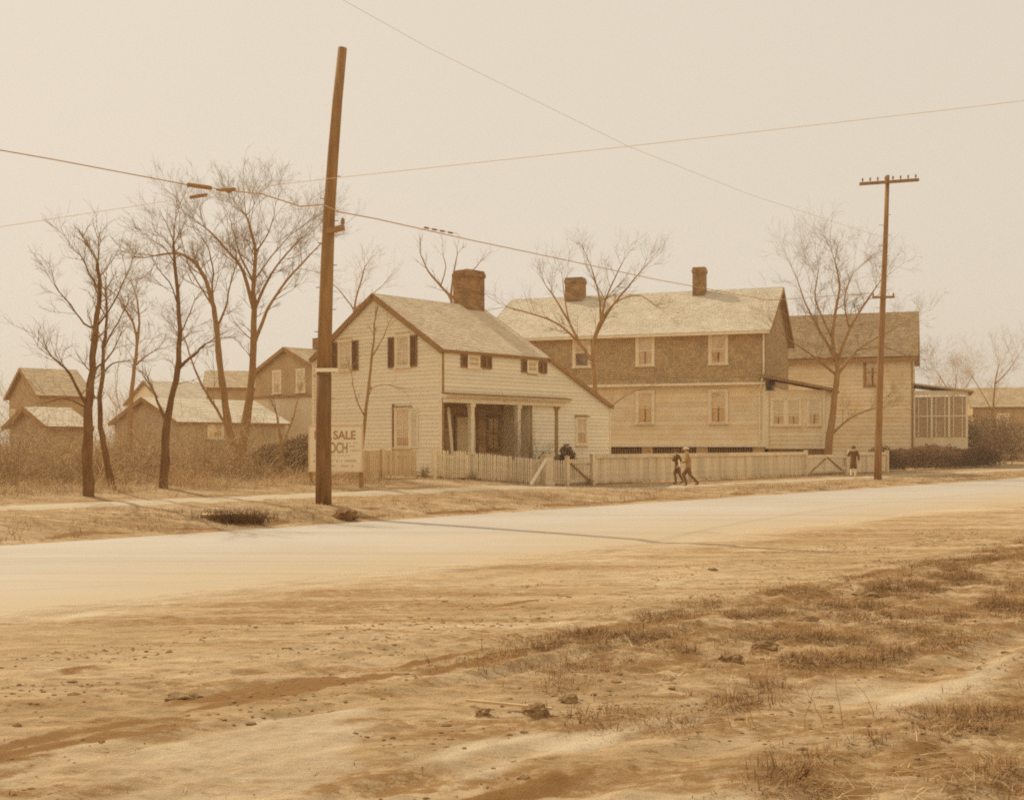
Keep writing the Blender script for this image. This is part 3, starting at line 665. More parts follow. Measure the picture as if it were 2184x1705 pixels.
# ------------------------------------------------------------------ houses far left
def far_house(name, label, u, Y, yaw, Lx, Dp, zb, ze, zr, wallm, roofm, wins=(), lower=None, ox=.25, oy=.3):
    p = at(u, V0, Y); h = empty(name, (p.x, p.y, 0), yaw, label, 'house')
    mb = MB(); mb.prism([(0,zb),(Dp,zb),(Dp,ze),(Dp/2,zr),(0,ze)], 'x', 0, Lx); mb.build('wall', wallm, h)
    if lower:
        mb = MB(); mb.box(-.05,Lx+.05,-.05,Dp+.05,zb,lower[0]); mb.build('lower_wall', lower[1], h)
        mb = MB(); mb.box(-.16,Lx+.16,-.16,Dp+.16,lower[0],lower[0]+.12); mb.build('belt_trim', M['drab'], h)
    gable_roof(h, Lx, Dp, ze, zr, ox, oy, roofm, M['drab'], wa=.3, eb=.25)
    for (fc,a,c,wd,ht) in wins:
        fm = face_map(fc, Lx); off = .055 if lower and c < lower[0] else 0
        window(h, (lambda a_,o,z,fm=fm,off=off: fm(a_,o+off,z)), a-wd/2,a+wd/2,c,c+ht, panes=(1,2), blind=.55)
    return h
h4 = far_house('gabled_house', 'shingled gable house with two white windows left of the tall pole', 685, 62, YAW, 9, 6.0, .3, 5.55, 6.85, M['shingle'], M['roofC'],
    wins=[('left',1.75,4.32,.62,1.2),('left',3.9,4.32,.62,1.2),('left',4.8,1.9,.6,1.2)], lower=(4.05, M['greysid']))
one_box('chimney_stack', M['brick'], h4, 2.0,2.6,2.7,3.3,6.2,7.5)
far_house('low_roofed_house', 'far house with broad low roof seen between the twin trunks', 560, 82, R(12), 9, 7, .3, 5.6, 6.9, M['shingle'], M['roofC'],
    wins=[('front',1.5,3.2,.7,1.3),('front',4.0,3.2,.7,1.3)])
bpy.data.objects['low_roofed_house'].location = at(440, V0, 82) * 1.0
bpy.data.objects['low_roofed_house'].location.z = 0
far_house('long_shed', 'long shed with pale sloping roof behind the thin forked tree', 382, 55, YAW, 6.2, 6.0, .2, 2.62, 3.78, M['shedw'], M['roofB'],
    wins=[('front',2.0,1.75,.75,.8)], oy=.25)
far_house('brown_house', 'dark brown house at the far left edge', 85, 66, R(38), 2.8, 6.5, .3, 4.4, 6.0, M['shingle'], M['roofC'],
    wins=[('left',2.4,2.2,.8,1.3),('left',5.4,2.2,.8,1.3)])
far_house('low_outbuilding', 'low outbuilding with bright flat-pitched roof behind the leftmost tree', 105, 47, R(44), 1.5, 4.2, .2, 2.3, 3.05, M['shedw'], M['roofB'])
far_house('distant_cottage', 'small distant cottage with light wall beyond the long shed', 352, 95, YAW, 7, 6, .3, 5.0, 6.8, M['siding'], M['roofB'], wins=[('left',3,3.2,.7,1.3)])

# ------------------------------------------------------------------ utility poles
pb_ = on_ground(690, 1073)
PY = pb_.y; K = PY/F
PO = empty('utility_pole', pb_, 0, 'tall bare leaning utility pole in front of the sale sign', 'utility pole')
pts = [Vector(((u-690)*K, lean, (1073-v)*K)) for u, v, lean in ((690,1090,0),(690,1000,0),(690,900,.0),(691,800,.0),(693,700,.02),(697,560,.05),(701,450,.08),(709,330,.1),(718,210,.14),(728,97,.2))]
rad = [r*K for r in (17,16.5,16.2,15.8,15.2,13.8,12.8,11.8,10.6,9.6)]
mb = MB(); mb.tube(pts[3:], rad[3:], 14); mb.build('shaft', M['pole'], PO, True)
mb = MB(); mb.tube(pts[:4], [r+.004 for r in rad[:4]], 14); mb.build('tarred_foot', M['tar'], PO, True)  # lower length of the pole in the darker brown
br = MB(); a = Vector((9*K,-.05,(1073-494)*K)); b = Vector((46*K,-.25,(1073-489)*K)); br.beam(a, b, .10, .13)
br_ = br.build('bracket', M['metal'], PO)
mb = MB(); b2 = Vector((44*K,-.24,(1073-484)*K)); mb.tube([b2,b2+Vector((0,0,.05)),b2+Vector((0,0,.14)),b2+Vector((0,0,.18))],[.02,.055,.045,.02],8); mb.build('insulator', M['metal'], br_)
st = MB(); PP = [(1073-v)*K for v in (1090,1000,900,800,700,560,450,330,210,97)]; PX = [(u-690)*K for u in (690,690,690,691,693,697,701,709,718,728)]; PR = rad
for i, z in enumerate(np.arange(2.6, 8.6, .55)):
    x = float(np.interp(z, PP, PX)); r = float(np.interp(z, PP, PR)); sgn = (-1)**i; st.beam((x+sgn*(r-.03),.03,z),(x+sgn*(r+.09),.03,z),.018,.018)
o = st.build('climbing_pegs', M['metal'], PO); o['kind'] = 'stuff'
sg = empty('street_sign', at(695, 790, PY) + Vector((0,-.26,0)), R(-4), 'narrow white street name board nailed across the tall pole', 'sign')
mb = MB(); mb.box(-19*K,29*K,-.02,.02,-.045,.045); mb.build('board', M['white'], sg)
mb = MB(); mb.box(-.06,.08,.02,.12,-.03,.03); mb.build('clamp', M['metal'], sg)

rp = on_ground(1872, 1022); RY = rp.y; KR = RY/F
RP = empty('utility_pole', rp, 0, 'utility pole with long crossarm beside the road at right', 'utility pole')
pts = [Vector(((u-1872)*KR, 0, (1022-v)*KR)) for u, v in ((1872,1035),(1873,950),(1877,800),(1883,640),(1889,500),(1893,374))]
mb = MB(); mb.tube(pts, [r*KR for r in (8.2,7.6,6.8,6.0,5.0,4.2)], 12); mb.build('shaft', M['pole'], RP, True)
ca = MB(); ca.beam(((1831-1872)*KR,-.16,(1022-394)*KR),((1957-1872)*KR,-.16,(1022-385)*KR),.10,.13); ca_ = ca.build('crossarm', M['pole'], RP)
for i in range(8):
    f = (i+.4)/7.8; 
    if .46 < f < .56: continue
    q = Vector(((1831+126*f-1872)*KR,-.16,(1022-394+9*f)*KR+.06)); im = MB(); im.tube([q,q+Vector((0,0,.05)),q+Vector((0,0,.08)),q+Vector((0,0,.17)),q+Vector((0,0,.2))],[.018,.018,.045,.04,.02],8); im.build('insulator', M['metal'], ca_)
cb = MB(); cb.beam(((1858-1872)*KR,-.16,(1022-635)*KR),((1905-1872)*KR,-.16,(1022-634)*KR),.08,.10); cb_ = cb.build('small_crossarm', M['pole'], RP)
for u in (1860, 1903):
    q = Vector(((u-1872)*KR,-.16,(1022-635)*KR+.05)); im = MB(); im.tube([q,q+Vector((0,0,.08)),q+Vector((0,0,.15))],[.02,.05,.03],8); im.build('insulator', M['metal'], cb_)
for i in range(12):
    u = 1872 + 6 + i*.6; v = 700 - i*22; st = MB(); x = (1880 + (700-v)*.04 - 1872)*KR; st.beam((x,0,(1022-v)*KR),(x+(.22 if i%2 else -.3),0,(1022-v)*KR),.02,.02); st.build('peg', M['metal'], RP)

# ------------------------------------------------------------------ overhead wires
def catenary(pts, n=10, sag=0):
    out = []
    for i in range(len(pts)-1):
        a, b = Vector(pts[i]), Vector(pts[i+1])
        for j in range(n):
            f = j/n; q = a.lerp(b, f); q.z -= sag*4*f*(1-f); out.append(q)
    return out + [Vector(pts[-1])]
def wire(pts, r, label, sag=0, n=8, m='wire'):
    mb = MB(); mb.tube(catenary(pts, n, sag), r, 5); return tag(mb.build('overhead_wire', M[m], None, True), label, 'wire', 'overhead wires')
JY = 22.0
J = at(489, 406, JY)
arm_r = rp + Vector(((1860-1872)*KR,-.16,(1022-635)*KR+.20))
wA = wire([at(-700,190,16), at(-200,285,18.5), at(115,340,20.4), at(395,393,21.6), J], .011, 'thick span wire from the upper left to the forked joint', n=4)
wire([at(-500,560,17), at(135,463,20), at(405,421,21.7), J], .0045, 'faint wire rising from lower left to the forked joint', n=4, m='wiref')
wire([J, at(560,414,22.5), at(640,440,23.4), at(688,436,24.0), at(724,452,25.0), at(800,466,26.5), at(1000,511,31), at(1200,553,36), at(1400,596,41), at(1640,640,47), arm_r], .014, 'long drooping wire from the joint past the pole to the right pole', n=3)
wire([J, at(700,381,22.5), at(1340,312,24), at(2075,228,26), at(2700,150,27.5)], .0055, 'thin wire climbing from the joint to the upper right', n=5, m='wiref')
wire([at(500,-130,30), at(910,100,34), at(1340,312,39), at(1600,415,44), at(1862,500,50.5), rp + Vector(((1890-1872)*KR,-.1,(1022-505)*KR))], .0065, 'faint wire falling from the top of the sky to the right pole', n=4, m='wiref')
def insulator(a, b, r, label):
    mb = MB(); a = Vector(a); b = Vector(b); mb.tube([a.lerp(b,f) for f in (0,.03,.1,.9,.97,1)], [r*.4,r,r,r,r,r*.4], 8)
    return tag(mb.build('strain_insulator', M['metal'], None, True), label, 'insulator', 'strain insulators')
insulator(at(398,393.5,21.6), at(452,401,21.8), .042, 'longer dark strain insulator on the upper wire at left')
insulator(at(404,421,21.7), at(442,415,21.8), .034, 'shorter dark strain insulator on the lower wire at left')
mb = MB(); mb.tube([J+Vector((-.25,0,.01)), J+Vector((-.12,0,.02)), J, J+Vector((.1,0,.03)), J+Vector((.13,0,.03))],[.02,.035,.05,.03,.01],8); tag(mb.build('wire_joint', M['metal'], None, True), 'dark metal joint where the wires fork', 'joint')
for i in range(4):
    u = 905 + i*17; insulator(at(u,485+i*3.4,29), at(u+9,486.6+i*3.4,29.1), .026, ('first','second','third','last')[i] + ' small clip from the pole along the drooping wire')
mb = MB(); mb.tube([at(898,494-2,28.9),at(905,485,29),at(975,498,30.2),at(982,506.5,30.4)],.006,5); tag(mb.build('hanger_wire', M['wire']), 'short hanger wire carrying the small clips', 'wire')

# ------------------------------------------------------------------ sale sign
sp_ = on_ground(716, 1036); SY_ = sp_.y; KS = SY_/F
SG = empty('sale_sign', sp_, R(-6), 'white wooden for sale sign board behind the tall pole', 'sign')
zt, zb_ = (1036-909)*KS, (1036-1004)*KS; xw = 57*KS
mb = MB(); mb.box(-xw,xw,-.02,.02,zb_,zt); mb.build('board', M['signw'], SG)
fr = MB(); t_=.035
for q in ((-xw-t_,-xw,zb_-t_,zt+t_),(xw,xw+t_,zb_-t_,zt+t_),(-xw,xw,zt,zt+t_),(-xw,xw,zb_-t_,zb_)): fr.box(q[0],q[1],-.035,.025,q[2],q[3])
fr.build('frame', M['bare'], SG)
for x in (-xw+.02, xw-.06): one_box('post', M['drab'], SG, x-.04,x+.04,.03,.10,-.2,zt)
def lettering(txt, size, x, z, m, sx=1.0, bold=0):
    cu = bpy.data.curves.new('t', 'FONT'); cu.body = txt; cu.size = size; cu.extrude = .004; cu.offset = bold
    to = bpy.data.objects.new('t', cu); col.objects.link(to)
    me = bpy.data.meshes.new_from_object(to.evaluated_get(bpy.context.evaluated_depsgraph_get())); bpy.data.objects.remove(to)
    me.materials.clear(); me.materials.append(m)
    o = bpy.data.objects.new('lettering', me); col.objects.link(o); o.parent = SG
    o.rotation_euler = (R(90),0,0); o.scale = (sx,1,1); o.location = (x,-.026,z); return o
xs = lambda u: (u-716)*KS
zs = lambda v: (1036-v)*KS
lettering('FOR', 18*KS/.70, xs(669), zs(936), M['ink'], .80, .006)
lettering('SALE', 18*KS/.70, xs(711), zs(936), M['ink'], .90, .006)
lettering('OCH', 22*KS/.70, xs(702), zs(965), M['ink'], .58, .004)
for v, u0_, u1_, h_ in ((944,745,765,3),(951,745,765,3),(960,748,766,3),(971,668,746,2),(982,704,766,5),(993,704,752,4),(983,667,676,4)):
    u = u0_
    mb = MB()
    while u < u1_:
        wd = random.uniform(2,4.5)
        if random.random() < .85: mb.box(xs(u),xs(u+wd),-.024,-.021,zs(v+h_/2),zs(v-h_/2))
        u += wd + random.uniform(.8,1.6)
    o = mb.build('small_print', M['ink2'], SG)

# ------------------------------------------------------------------ fences and gates
FR = math.atan2(DY, DX)
def fpt(s, n=0): x, y = xy(s, n); return Vector((x, y, zg(x, y)))
def picket_mesh(wd, th, ht, point=True):
    mb = MB()
    if point: mb.prism([(-wd/2,0),(wd/2,0),(wd/2,ht-.06),(0,ht),(-wd/2,ht-.06)], 'y', -th/2, th/2)
    else: mb.box(-wd/2,wd/2,-th/2,th/2,0,ht)
    return mb
def fence(name, label, s0, s1, n, height, pitch, wd, posts, m, rails=(.25,.78), point=True, cat='fence', toprail=False, jit=.015, gap=.06, namep='picket'):
    o0 = fpt(s0, n); f = empty(name, o0, FR, label, cat)
    base = picket_mesh(wd,.022,height-gap,point); pm = None; s = s0 + wd/2 + .02
    while s < s1 - wd/2:
        z = fpt(s,n).z - o0.z + gap
        if pm is None: p = base.build(namep, m, f); pm = p.data
        else: p = bpy.data.objects.new(namep, pm); col.objects.link(p); p.parent = f
        p.location = (s-s0, random.uniform(-.006,.006), z + random.uniform(-jit,jit)); p.rotation_euler = (random.uniform(-.02,.02), random.uniform(-jit,jit), 0)
        if random.random() < .04 and point: p.scale = (1,1,random.uniform(.7,.95))
        s += pitch
    k = max(1, int((s1-s0)/2.4))
    for i in range(k):
        sa, sb = s0+(s1-s0)*i/k, s0+(s1-s0)*(i+1)/k
        za, zb2 = fpt(sa,n).z-o0.z, fpt(sb,n).z-o0.z
        for r in rails:
            mb = MB(); mb.beam((sa-s0,.045,za+height*r),(sb-s0,.045,zb2+height*r),.04,.08); mb.build('rail', m, f)
        if toprail:
            mb = MB(); mb.beam((sa-s0,-.03,za+height-.02),(sb-s0,-.03,zb2+height-.02),.10,.16); mb.build('top_board', m, f)
    for s, w_, h_ in posts:
        z = fpt(s,n).z-o0.z; mb = MB(); mb.box(s-s0-w_/2,s-s0+w_/2,-w_/2-.02,w_/2-.02,z-.2,z+h_); mb.box(s-s0-w_/2-.015,s-s0+w_/2+.015,-w_/2-.035,w_/2-.005,z+h_,z+h_+.03)
        mb.build('post', m, f)
    return f
fence('picket_fence', 'grey white picket fence along the front of the small house porch', 0, 5.55, 0, .98, .105, .066, [(0,.13,.98),(1.9,.1,.9),(3.8,.1,.9)], M['picket'], toprail=False)
fence('side_fence', 'low weathered paling fence against the left gable wall', -3.3, -.15, -.7, .92, .085, .07, [(-3.25,.1,.95),(-1.7,.1,.95)], M['bare'], point=False)
fence('narrow_picket_panel', 'narrow picket panel between the big gatepost and the gate', 6.35, 7.1, 0, 1.0, .10, .06, [(7.13,.13,1.12)], M['picket'])
fence('board_fence', 'long close-boarded fence with top rail running to the right', 8.85, 26.3, 0, 1.16, .205, .197, [(8.72,.15,1.2),(26.35,.15,1.28)], M['picket'], point=False, toprail=True, jit=.006)
fence('end_fence', 'last short board fence section beside the right utility pole', 31.1, 36.0, 0, 1.1, .205, .19, [(30.95,.14,1.2),(36.0,.2,1.25)], M['picket'], point=False, toprail=True)
gp = fpt(5.95); g = empty('gatepost', gp, FR, 'wide boxed white gatepost at the end of the picket fence', 'gatepost')
mb = MB(); mb.box(-.23,.23,-.14,.14,-.2,1.12); mb.build('shaft', M['picket'], g); mb = MB(); mb.box(-.27,.27,-.18,.18,1.12,1.17); mb.build('cap', M['picket'], g)
mb = MB(); mb.box(-.25,.25,-.16,.16,-.2,.12); mb.build('plinth', M['picket'], g)
def gate(name, label, s0, s1, ht, pitch, wd, brace, m):
    o0 = fpt(s0); f = empty(name, o0, FR, label, 'gate'); Wd = s1-s0; pm = None; x = wd/2+.03
    while x < Wd-wd/2:
        if pm is None: p = picket_mesh(wd,.022,ht-.1,False).build('paling', m, f); pm = p.data
        else: p = bpy.data.objects.new('paling', pm); col.objects.link(p); p.parent = f
        p.location = (x,.0,.08); x += pitch
    for r in (.16, .86):
        mb = MB(); mb.box(.02,Wd-.02,-.05,-.012,ht*r-.05,ht*r+.05); mb.build('rail', m, f)
    for a, b in brace:
        mb = MB(); mb.beam((a[0]*Wd,-.045,a[1]*ht),(b[0]*Wd,-.045,b[1]*ht),.05,.05,(0,1,0)); mb.build('brace', M['drab'], f)
    for z in (.2,.8):
        mb = MB(); mb.box(Wd-.25,Wd-.02,-.062,-.051,ht*z-.02,ht*z+.02); mb.build('hinge', M['metal'], f)
    return f
gate('garden_gate', 'small paling gate with one dark diagonal brace', 7.25, 8.6, 1.05, .115, .07, [((.05,.84),(.95,.14))], M['picket'])
gate('drive_gate', 'wide board gate with two slanting braces near the right pole', 26.5, 30.8, 1.08, .205, .195, [((.5,.86),(.06,.14)),((.5,.86),(.94,.14))], M['picket'])
# white plank leaning on the gatepost
a = on_ground(1131, 1034); b = fpt(5.72) + Vector((DY*.16, -DX*.16, .98))
mb = MB(); mb.beam(a+Vector((0,0,-.02)), b, .13, .03, (DY,-DX,0)); tag(mb.build('leaning_plank', M['white']), 'bright white plank leaning against the wide gatepost', 'plank')
pl = C + Vector((DX*1.12,DY*1.12,0)) + Vector((-DY*.5,DX*.5,0))
mb = MB(); mb.beam(pl+Vector((0,0,Zb)), pl+Vector((-.22,-.1,2.85)), .14, .03, (DY,-DX,0)); tag(mb.build('porch_plank', M['trim']), 'pale plank standing on end inside the porch', 'plank')
# board lying on the fence end beside the evergreen
q = fpt(8.5); mb = MB(); mb.box(-.45,.25,-.08,.08,0,.035); o = mb.build('loose_board', M['white']); o.location = q + Vector((0,0,1.235)); o.rotation_euler = (0,0,FR); tag(o, 'short white board lying flat on the gate post', 'board')

# ------------------------------------------------------------------ trees
def branch(mb, p, d, ln, r, lev, rs, up, spread, k3=3):
    n = 4 if lev else 3; pts = [p.copy()]; q = p.copy(); d = d.normalized()
    for i in range(n):
        d = (d + Vector((rs.gauss(0,.14),rs.gauss(0,.14),rs.gauss(0,.11)+up))).normalized(); q = q + d*(ln/n); pts.append(q.copy())
    mb.tube(pts, [max(.0022, r*(1-.8*i/n)) for i in range(n+1)], 4 if lev > 1 else k3, cap=False)
    if lev <= 0: return
    kids = rs.randint(3,5) if lev > 1 else rs.randint(3,4)
    for i in range(kids):
        f = rs.uniform(.25,1.0); j = min(n-1, int(f*n)); a = pts[j].lerp(pts[j+1], f*n-j)
        ax = Vector((rs.gauss(0,1),rs.gauss(0,1),rs.gauss(0,.7))); ax = (ax - d*ax.dot(d)).normalized()
        nd = d*math.cos(spread) + ax*math.sin(spread*rs.uniform(.7,1.3))
        branch(mb, a, nd, ln*rs.uniform(.45,.75), r*.5, lev-1, rs, up, spread, k3)
def tree(label, Y, limbs, lev=2, tw=1.0, dens=5, bark='bark', seed=1, up=.06, spread=.6, zfix=True, tipr=.012, group='bare trees', name='bare_tree', twm='twig', twr=.008):
    rs = random.Random(seed); u0, v0 = limbs[0][0][0]
    base = at(u0, v0, Y); gz = zg(base.x, base.y)
    root = empty(name, (base.x, base.y, gz), 0, label, 'tree', group)
    off = Vector((base.x, base.y, gz)); tr = MB(); cr = MB(); ends = {}
    for li, (pp, r0, r1) in enumerate(limbs):
        start = ends.get(pp[0], 0.0) if li else 0.0
        dep = start; pts = []; slope = rs.uniform(-.55,.55) if li else rs.uniform(-.04,.04)
        for i, (u, v) in enumerate(pp):
            if i: dep += slope*math.hypot(u-pp[i-1][0], v-pp[i-1][1])*Y/F
            p = at(u, v, Y+dep); ends.setdefault((u,v), dep); pts.append(p - off)
        if li == 0 and pts[0].z > -.1: pts.insert(0, Vector((pts[0].x, pts[0].y, -.15)))
        # smooth the drawn limb
        sm = []
        for i in range(len(pts)-1):
            p0 = pts[max(i-1,0)]; p1 = pts[i]; p2 = pts[i+1]; p3 = pts[min(i+2,len(pts)-1)]
            for f in (0,.33,.66):
                sm.append(.5*((2*p1)+(p2-p0)*f+(2*p0-5*p1+4*p2-p3)*f*f+(3*p1-p0-3*p2+p3)*f**3) + Vector((rs.gauss(0,.012),rs.gauss(0,.012),0)))
        sm.append(pts[-1]); n = len(sm)
        rr = [max(tipr*.5, r0+(r1-r0)*(i/(n-1))**.8) for i in range(n)]
        rr = [r*(1+.16*NS(Vector((i*.9,li,seed))))*rs.uniform(.94,1.06) for i, r in enumerate(rr)]
        if li == 0: rr[0] *= 1.45; rr[1] *= 1.12
        tr.tube(sm, rr, 9 if r0 > .06 else 6)
        # side branches
        tot = sum((sm[i+1]-sm[i]).length for i in range(n-1)); cnt = int(dens*tot*(.48 if li else .30))
        for _ in range(cnt):
            f = rs.uniform(.42 if li == 0 else .15, 1)**.8; i = min(n-2, int(f*(n-1))); p = sm[i].lerp(sm[i+1], f*(n-1)-i); d = (sm[i+1]-sm[i]).normalized()
            ax = Vector((rs.gauss(0,1),rs.gauss(0,1),rs.gauss(0,.5))); ax = (ax-d*ax.dot(d)).normalized(); an = rs.uniform(.45,1.05)
            branch(cr, p, d*math.cos(an)+ax*math.sin(an), tw*rs.uniform(.4,1.15), max(twr*1.1, min(rr[i]*.4, twr*2.4)), lev, rs, up, spread)
        for _ in range(3):
            d = (sm[-1]-sm[-3]).normalized(); branch(cr, sm[-1], (d+Vector((rs.gauss(0,.35),rs.gauss(0,.35),rs.gauss(0,.2)))), tw*rs.uniform(.7,1.3), max(twr, rr[-1]*.7), lev, rs, up, spread)
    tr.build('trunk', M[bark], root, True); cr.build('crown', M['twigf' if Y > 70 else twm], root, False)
    return root
g1 = on_ground(188,1057); g2 = on_ground(242,1050); g3 = on_ground(350,1040); g7 = on_ground(770,1037); g6 = on_ground(600,1018)
tree('leftmost dark tree with thick straight trunk by the path', g1.y, [
  ([(188,1057),(187,960),(188,870),(196,790),(203,700),(212,620),(208,560)], .17,.035),
  ([(188,870),(165,830),(140,785),(112,762)], .05,.02), ([(203,700),(180,690),(150,650),(118,610)], .03,.012),
  ([(203,700),(240,650),(268,590)], .03,.012), ([(196,790),(225,770),(245,740)], .035,.014), ([(212,620),(190,585),(172,545)], .025,.012),
  ([(188,870),(140,850),(95,860)], .025,.01)], tw=.75, dens=8, bark='barkd', seed=3)
tree('slender dark tree leaning left just right of the leftmost one', g2.y+.8, [
  ([(242,1050),(228,990),(218,930),(212,870),(217,800),(222,740),(228,680),(225,620)], .115,.025),
  ([(222,740),(250,690),(275,640)], .03,.012), ([(217,800),(240,775),(270,770)], .03,.012), ([(228,680),(210,640),(200,600)], .02,.01)], tw=.75, dens=8, bark='barkd', seed=4)
tree('tree with short forked stub and ivy-thick upright stem, third from left', g3.y, [
  ([(350,1040),(352,960),(355,900),(365,850),(378,790),(382,720),(380,650),(373,560),(370,515)], .15,.03),
  ([(355,900),(342,870),(330,838)], .05,.03), ([(378,790),(395,772),(420,750),(438,733)], .05,.025), ([(380,650),(360,600),(335,570)], .025,.01), ([(382,720),(400,680),(415,640)], .025,.01), ([(373,560),(352,530),(330,515)],.02,.01)], tw=.7, dens=6, bark='barkd', seed=5)
tree('big twin-trunked tree with wide spreading crown left of the tall pole', 45, [
  ([(510,995),(490,920),(478,840),(468,770),(462,700),(455,655),(440,600),(415,560),(380,540),(330,545)], .20,.035),
  ([(510,995),(525,900),(535,820),(540,740),(541,660),(541,600),(545,540),(535,490),(525,460)], .20,.03),
  ([(541,660),(520,580),(490,540),(455,500),(430,480)], .08,.02), ([(541,660),(565,610),(595,560),(640,510)], .07,.02), ([(540,740),(570,660),(610,600),(660,545),(690,515)], .08,.02),
  ([(462,700),(480,660),(490,610),(502,570)], .06,.02), ([(462,700),(452,620),(455,570),(440,520)], .06,.02), ([(490,920),(460,870),(430,820),(410,770),(395,725)], .07,.02),
  ([(541,600),(515,550),(500,500),(490,465)], .05,.015), ([(545,540),(570,500),(585,460)], .04,.015), ([(541,600),(580,545),(620,500)],.04,.015), ([(455,655),(420,600),(400,560),(385,500)],.04,.015)], tw=1.4, dens=4.5, bark='barkl', seed=6, lev=3, twr=.010)
tree('pale thin tree farther back between the left trees', 56, [
  ([(277,905),(280,840),(287,780),(292,730),(285,690),(268,660)], .16,.03), ([(292,730),(297,690),(292,640),(285,615)], .08,.02), ([(287,780),(310,760),(335,745)], .05,.02), ([(285,690),(255,640),(235,620)],.04,.015)], tw=1.1, dens=6, bark='barkl', seed=7)
tree('small forked sapling between twin trunks and sale sign', g6.y, [
  ([(600,1018),(600,960),(597,930),(590,882)], .075,.03), ([(600,960),(618,910),(630,870),(642,825)], .05,.015)], tw=.5, dens=3, bark='bark', seed=8, lev=1)
tree('slim young tree in front of the white gable wall', g7.y, [
  ([(770,1037),(772,960),(778,890),(786,830),(792,765),(797,720),(800,680)], .085,.02), ([(792,765),(810,730),(828,692)], .03,.012), ([(778,890),(760,850),(752,805)], .03,.012), ([(786,830),(815,820),(835,822)], .015,.008)], tw=.5, dens=4, bark='bark', seed=9, lev=1)
tree('spreading bare tree between the two houses', 51.5, [
  ([(1274,985),(1273,900),(1270,830),(1264,770),(1268,720),(1282,680),(1290,640)], .17,.05),
  ([(1264,770),(1238,735),(1215,690),(1190,645),(1165,610)], .09,.02), ([(1264,770),(1220,715),(1180,685),(1130,668),(1085,655)], .07,.02), ([(1268,720),(1300,660),(1340,610),(1372,572)], .08,.02),
  ([(1282,680),(1275,620),(1258,562)], .06,.02), ([(1282,680),(1320,640),(1365,630),(1395,650)], .05,.015), ([(1215,690),(1205,640),(1200,600)], .04,.015), ([(1290,640),(1312,590),(1330,555)],.05,.015), ([(1273,900),(1300,870),(1340,840),(1380,825)],.04,.015)], tw=1.25, dens=4, bark='bark', seed=10, lev=2)
tree('large bare tree by the drive gate in front of the pale house', 61.5, [
  ([(1766,985),(1770,930),(1778,870),(1785,800),(1784,770),(1775,720),(1785,650),(1790,600),(1780,555)], .27,.03),
  ([(1784,770),(1765,735),(1740,690),(1715,640),(1700,595)], .12,.02), ([(1784,770),(1812,700),(1850,640),(1880,595)], .13,.02), ([(1785,800),(1830,745),(1885,712),(1940,680)], .10,.02),
  ([(1770,930),(1812,892),(1868,868)], .08,.02), ([(1785,800),(1742,765),(1700,735),(1672,715)], .08,.02), ([(1812,700),(1800,640),(1820,580)], .06,.02), ([(1775,720),(1740,640),(1745,580)], .06,.02), ([(1830,745),(1890,740),(1935,760)],.05,.015), ([(1784,770),(1720,760),(1670,790)],.04,.015)], tw=1.6, dens=4.5, bark='bark', seed=12, lev=3, twr=.010)
tree('crooked branches of a tree rising behind the brick chimney', 60, [
  ([(962,900),(960,700),(962,640),(940,610),(915,580),(898,545)], .14,.03), ([(962,640),(966,590),(976,540)], .08,.02), ([(962,640),(985,600),(1010,575),(1022,560)],.06,.02), ([(940,610),(950,570),(945,545)],.04,.015)], tw=.9, dens=2, bark='bark', seed=13, lev=1)
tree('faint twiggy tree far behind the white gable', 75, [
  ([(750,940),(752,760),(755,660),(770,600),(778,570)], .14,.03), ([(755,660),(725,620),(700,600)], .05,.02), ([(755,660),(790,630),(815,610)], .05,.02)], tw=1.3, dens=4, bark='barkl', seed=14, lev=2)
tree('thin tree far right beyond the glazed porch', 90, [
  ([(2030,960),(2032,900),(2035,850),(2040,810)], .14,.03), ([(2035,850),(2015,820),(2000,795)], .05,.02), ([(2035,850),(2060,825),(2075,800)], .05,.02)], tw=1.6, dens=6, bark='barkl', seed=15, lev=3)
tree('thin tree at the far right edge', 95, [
  ([(2120,960),(2118,880),(2122,820),(2130,780)], .16,.03), ([(2118,880),(2090,830),(2075,805)], .05,.02), ([(2122,820),(2150,790),(2170,760)], .05,.02)], tw=1.8, dens=6, bark='barkl', seed=16, lev=3)

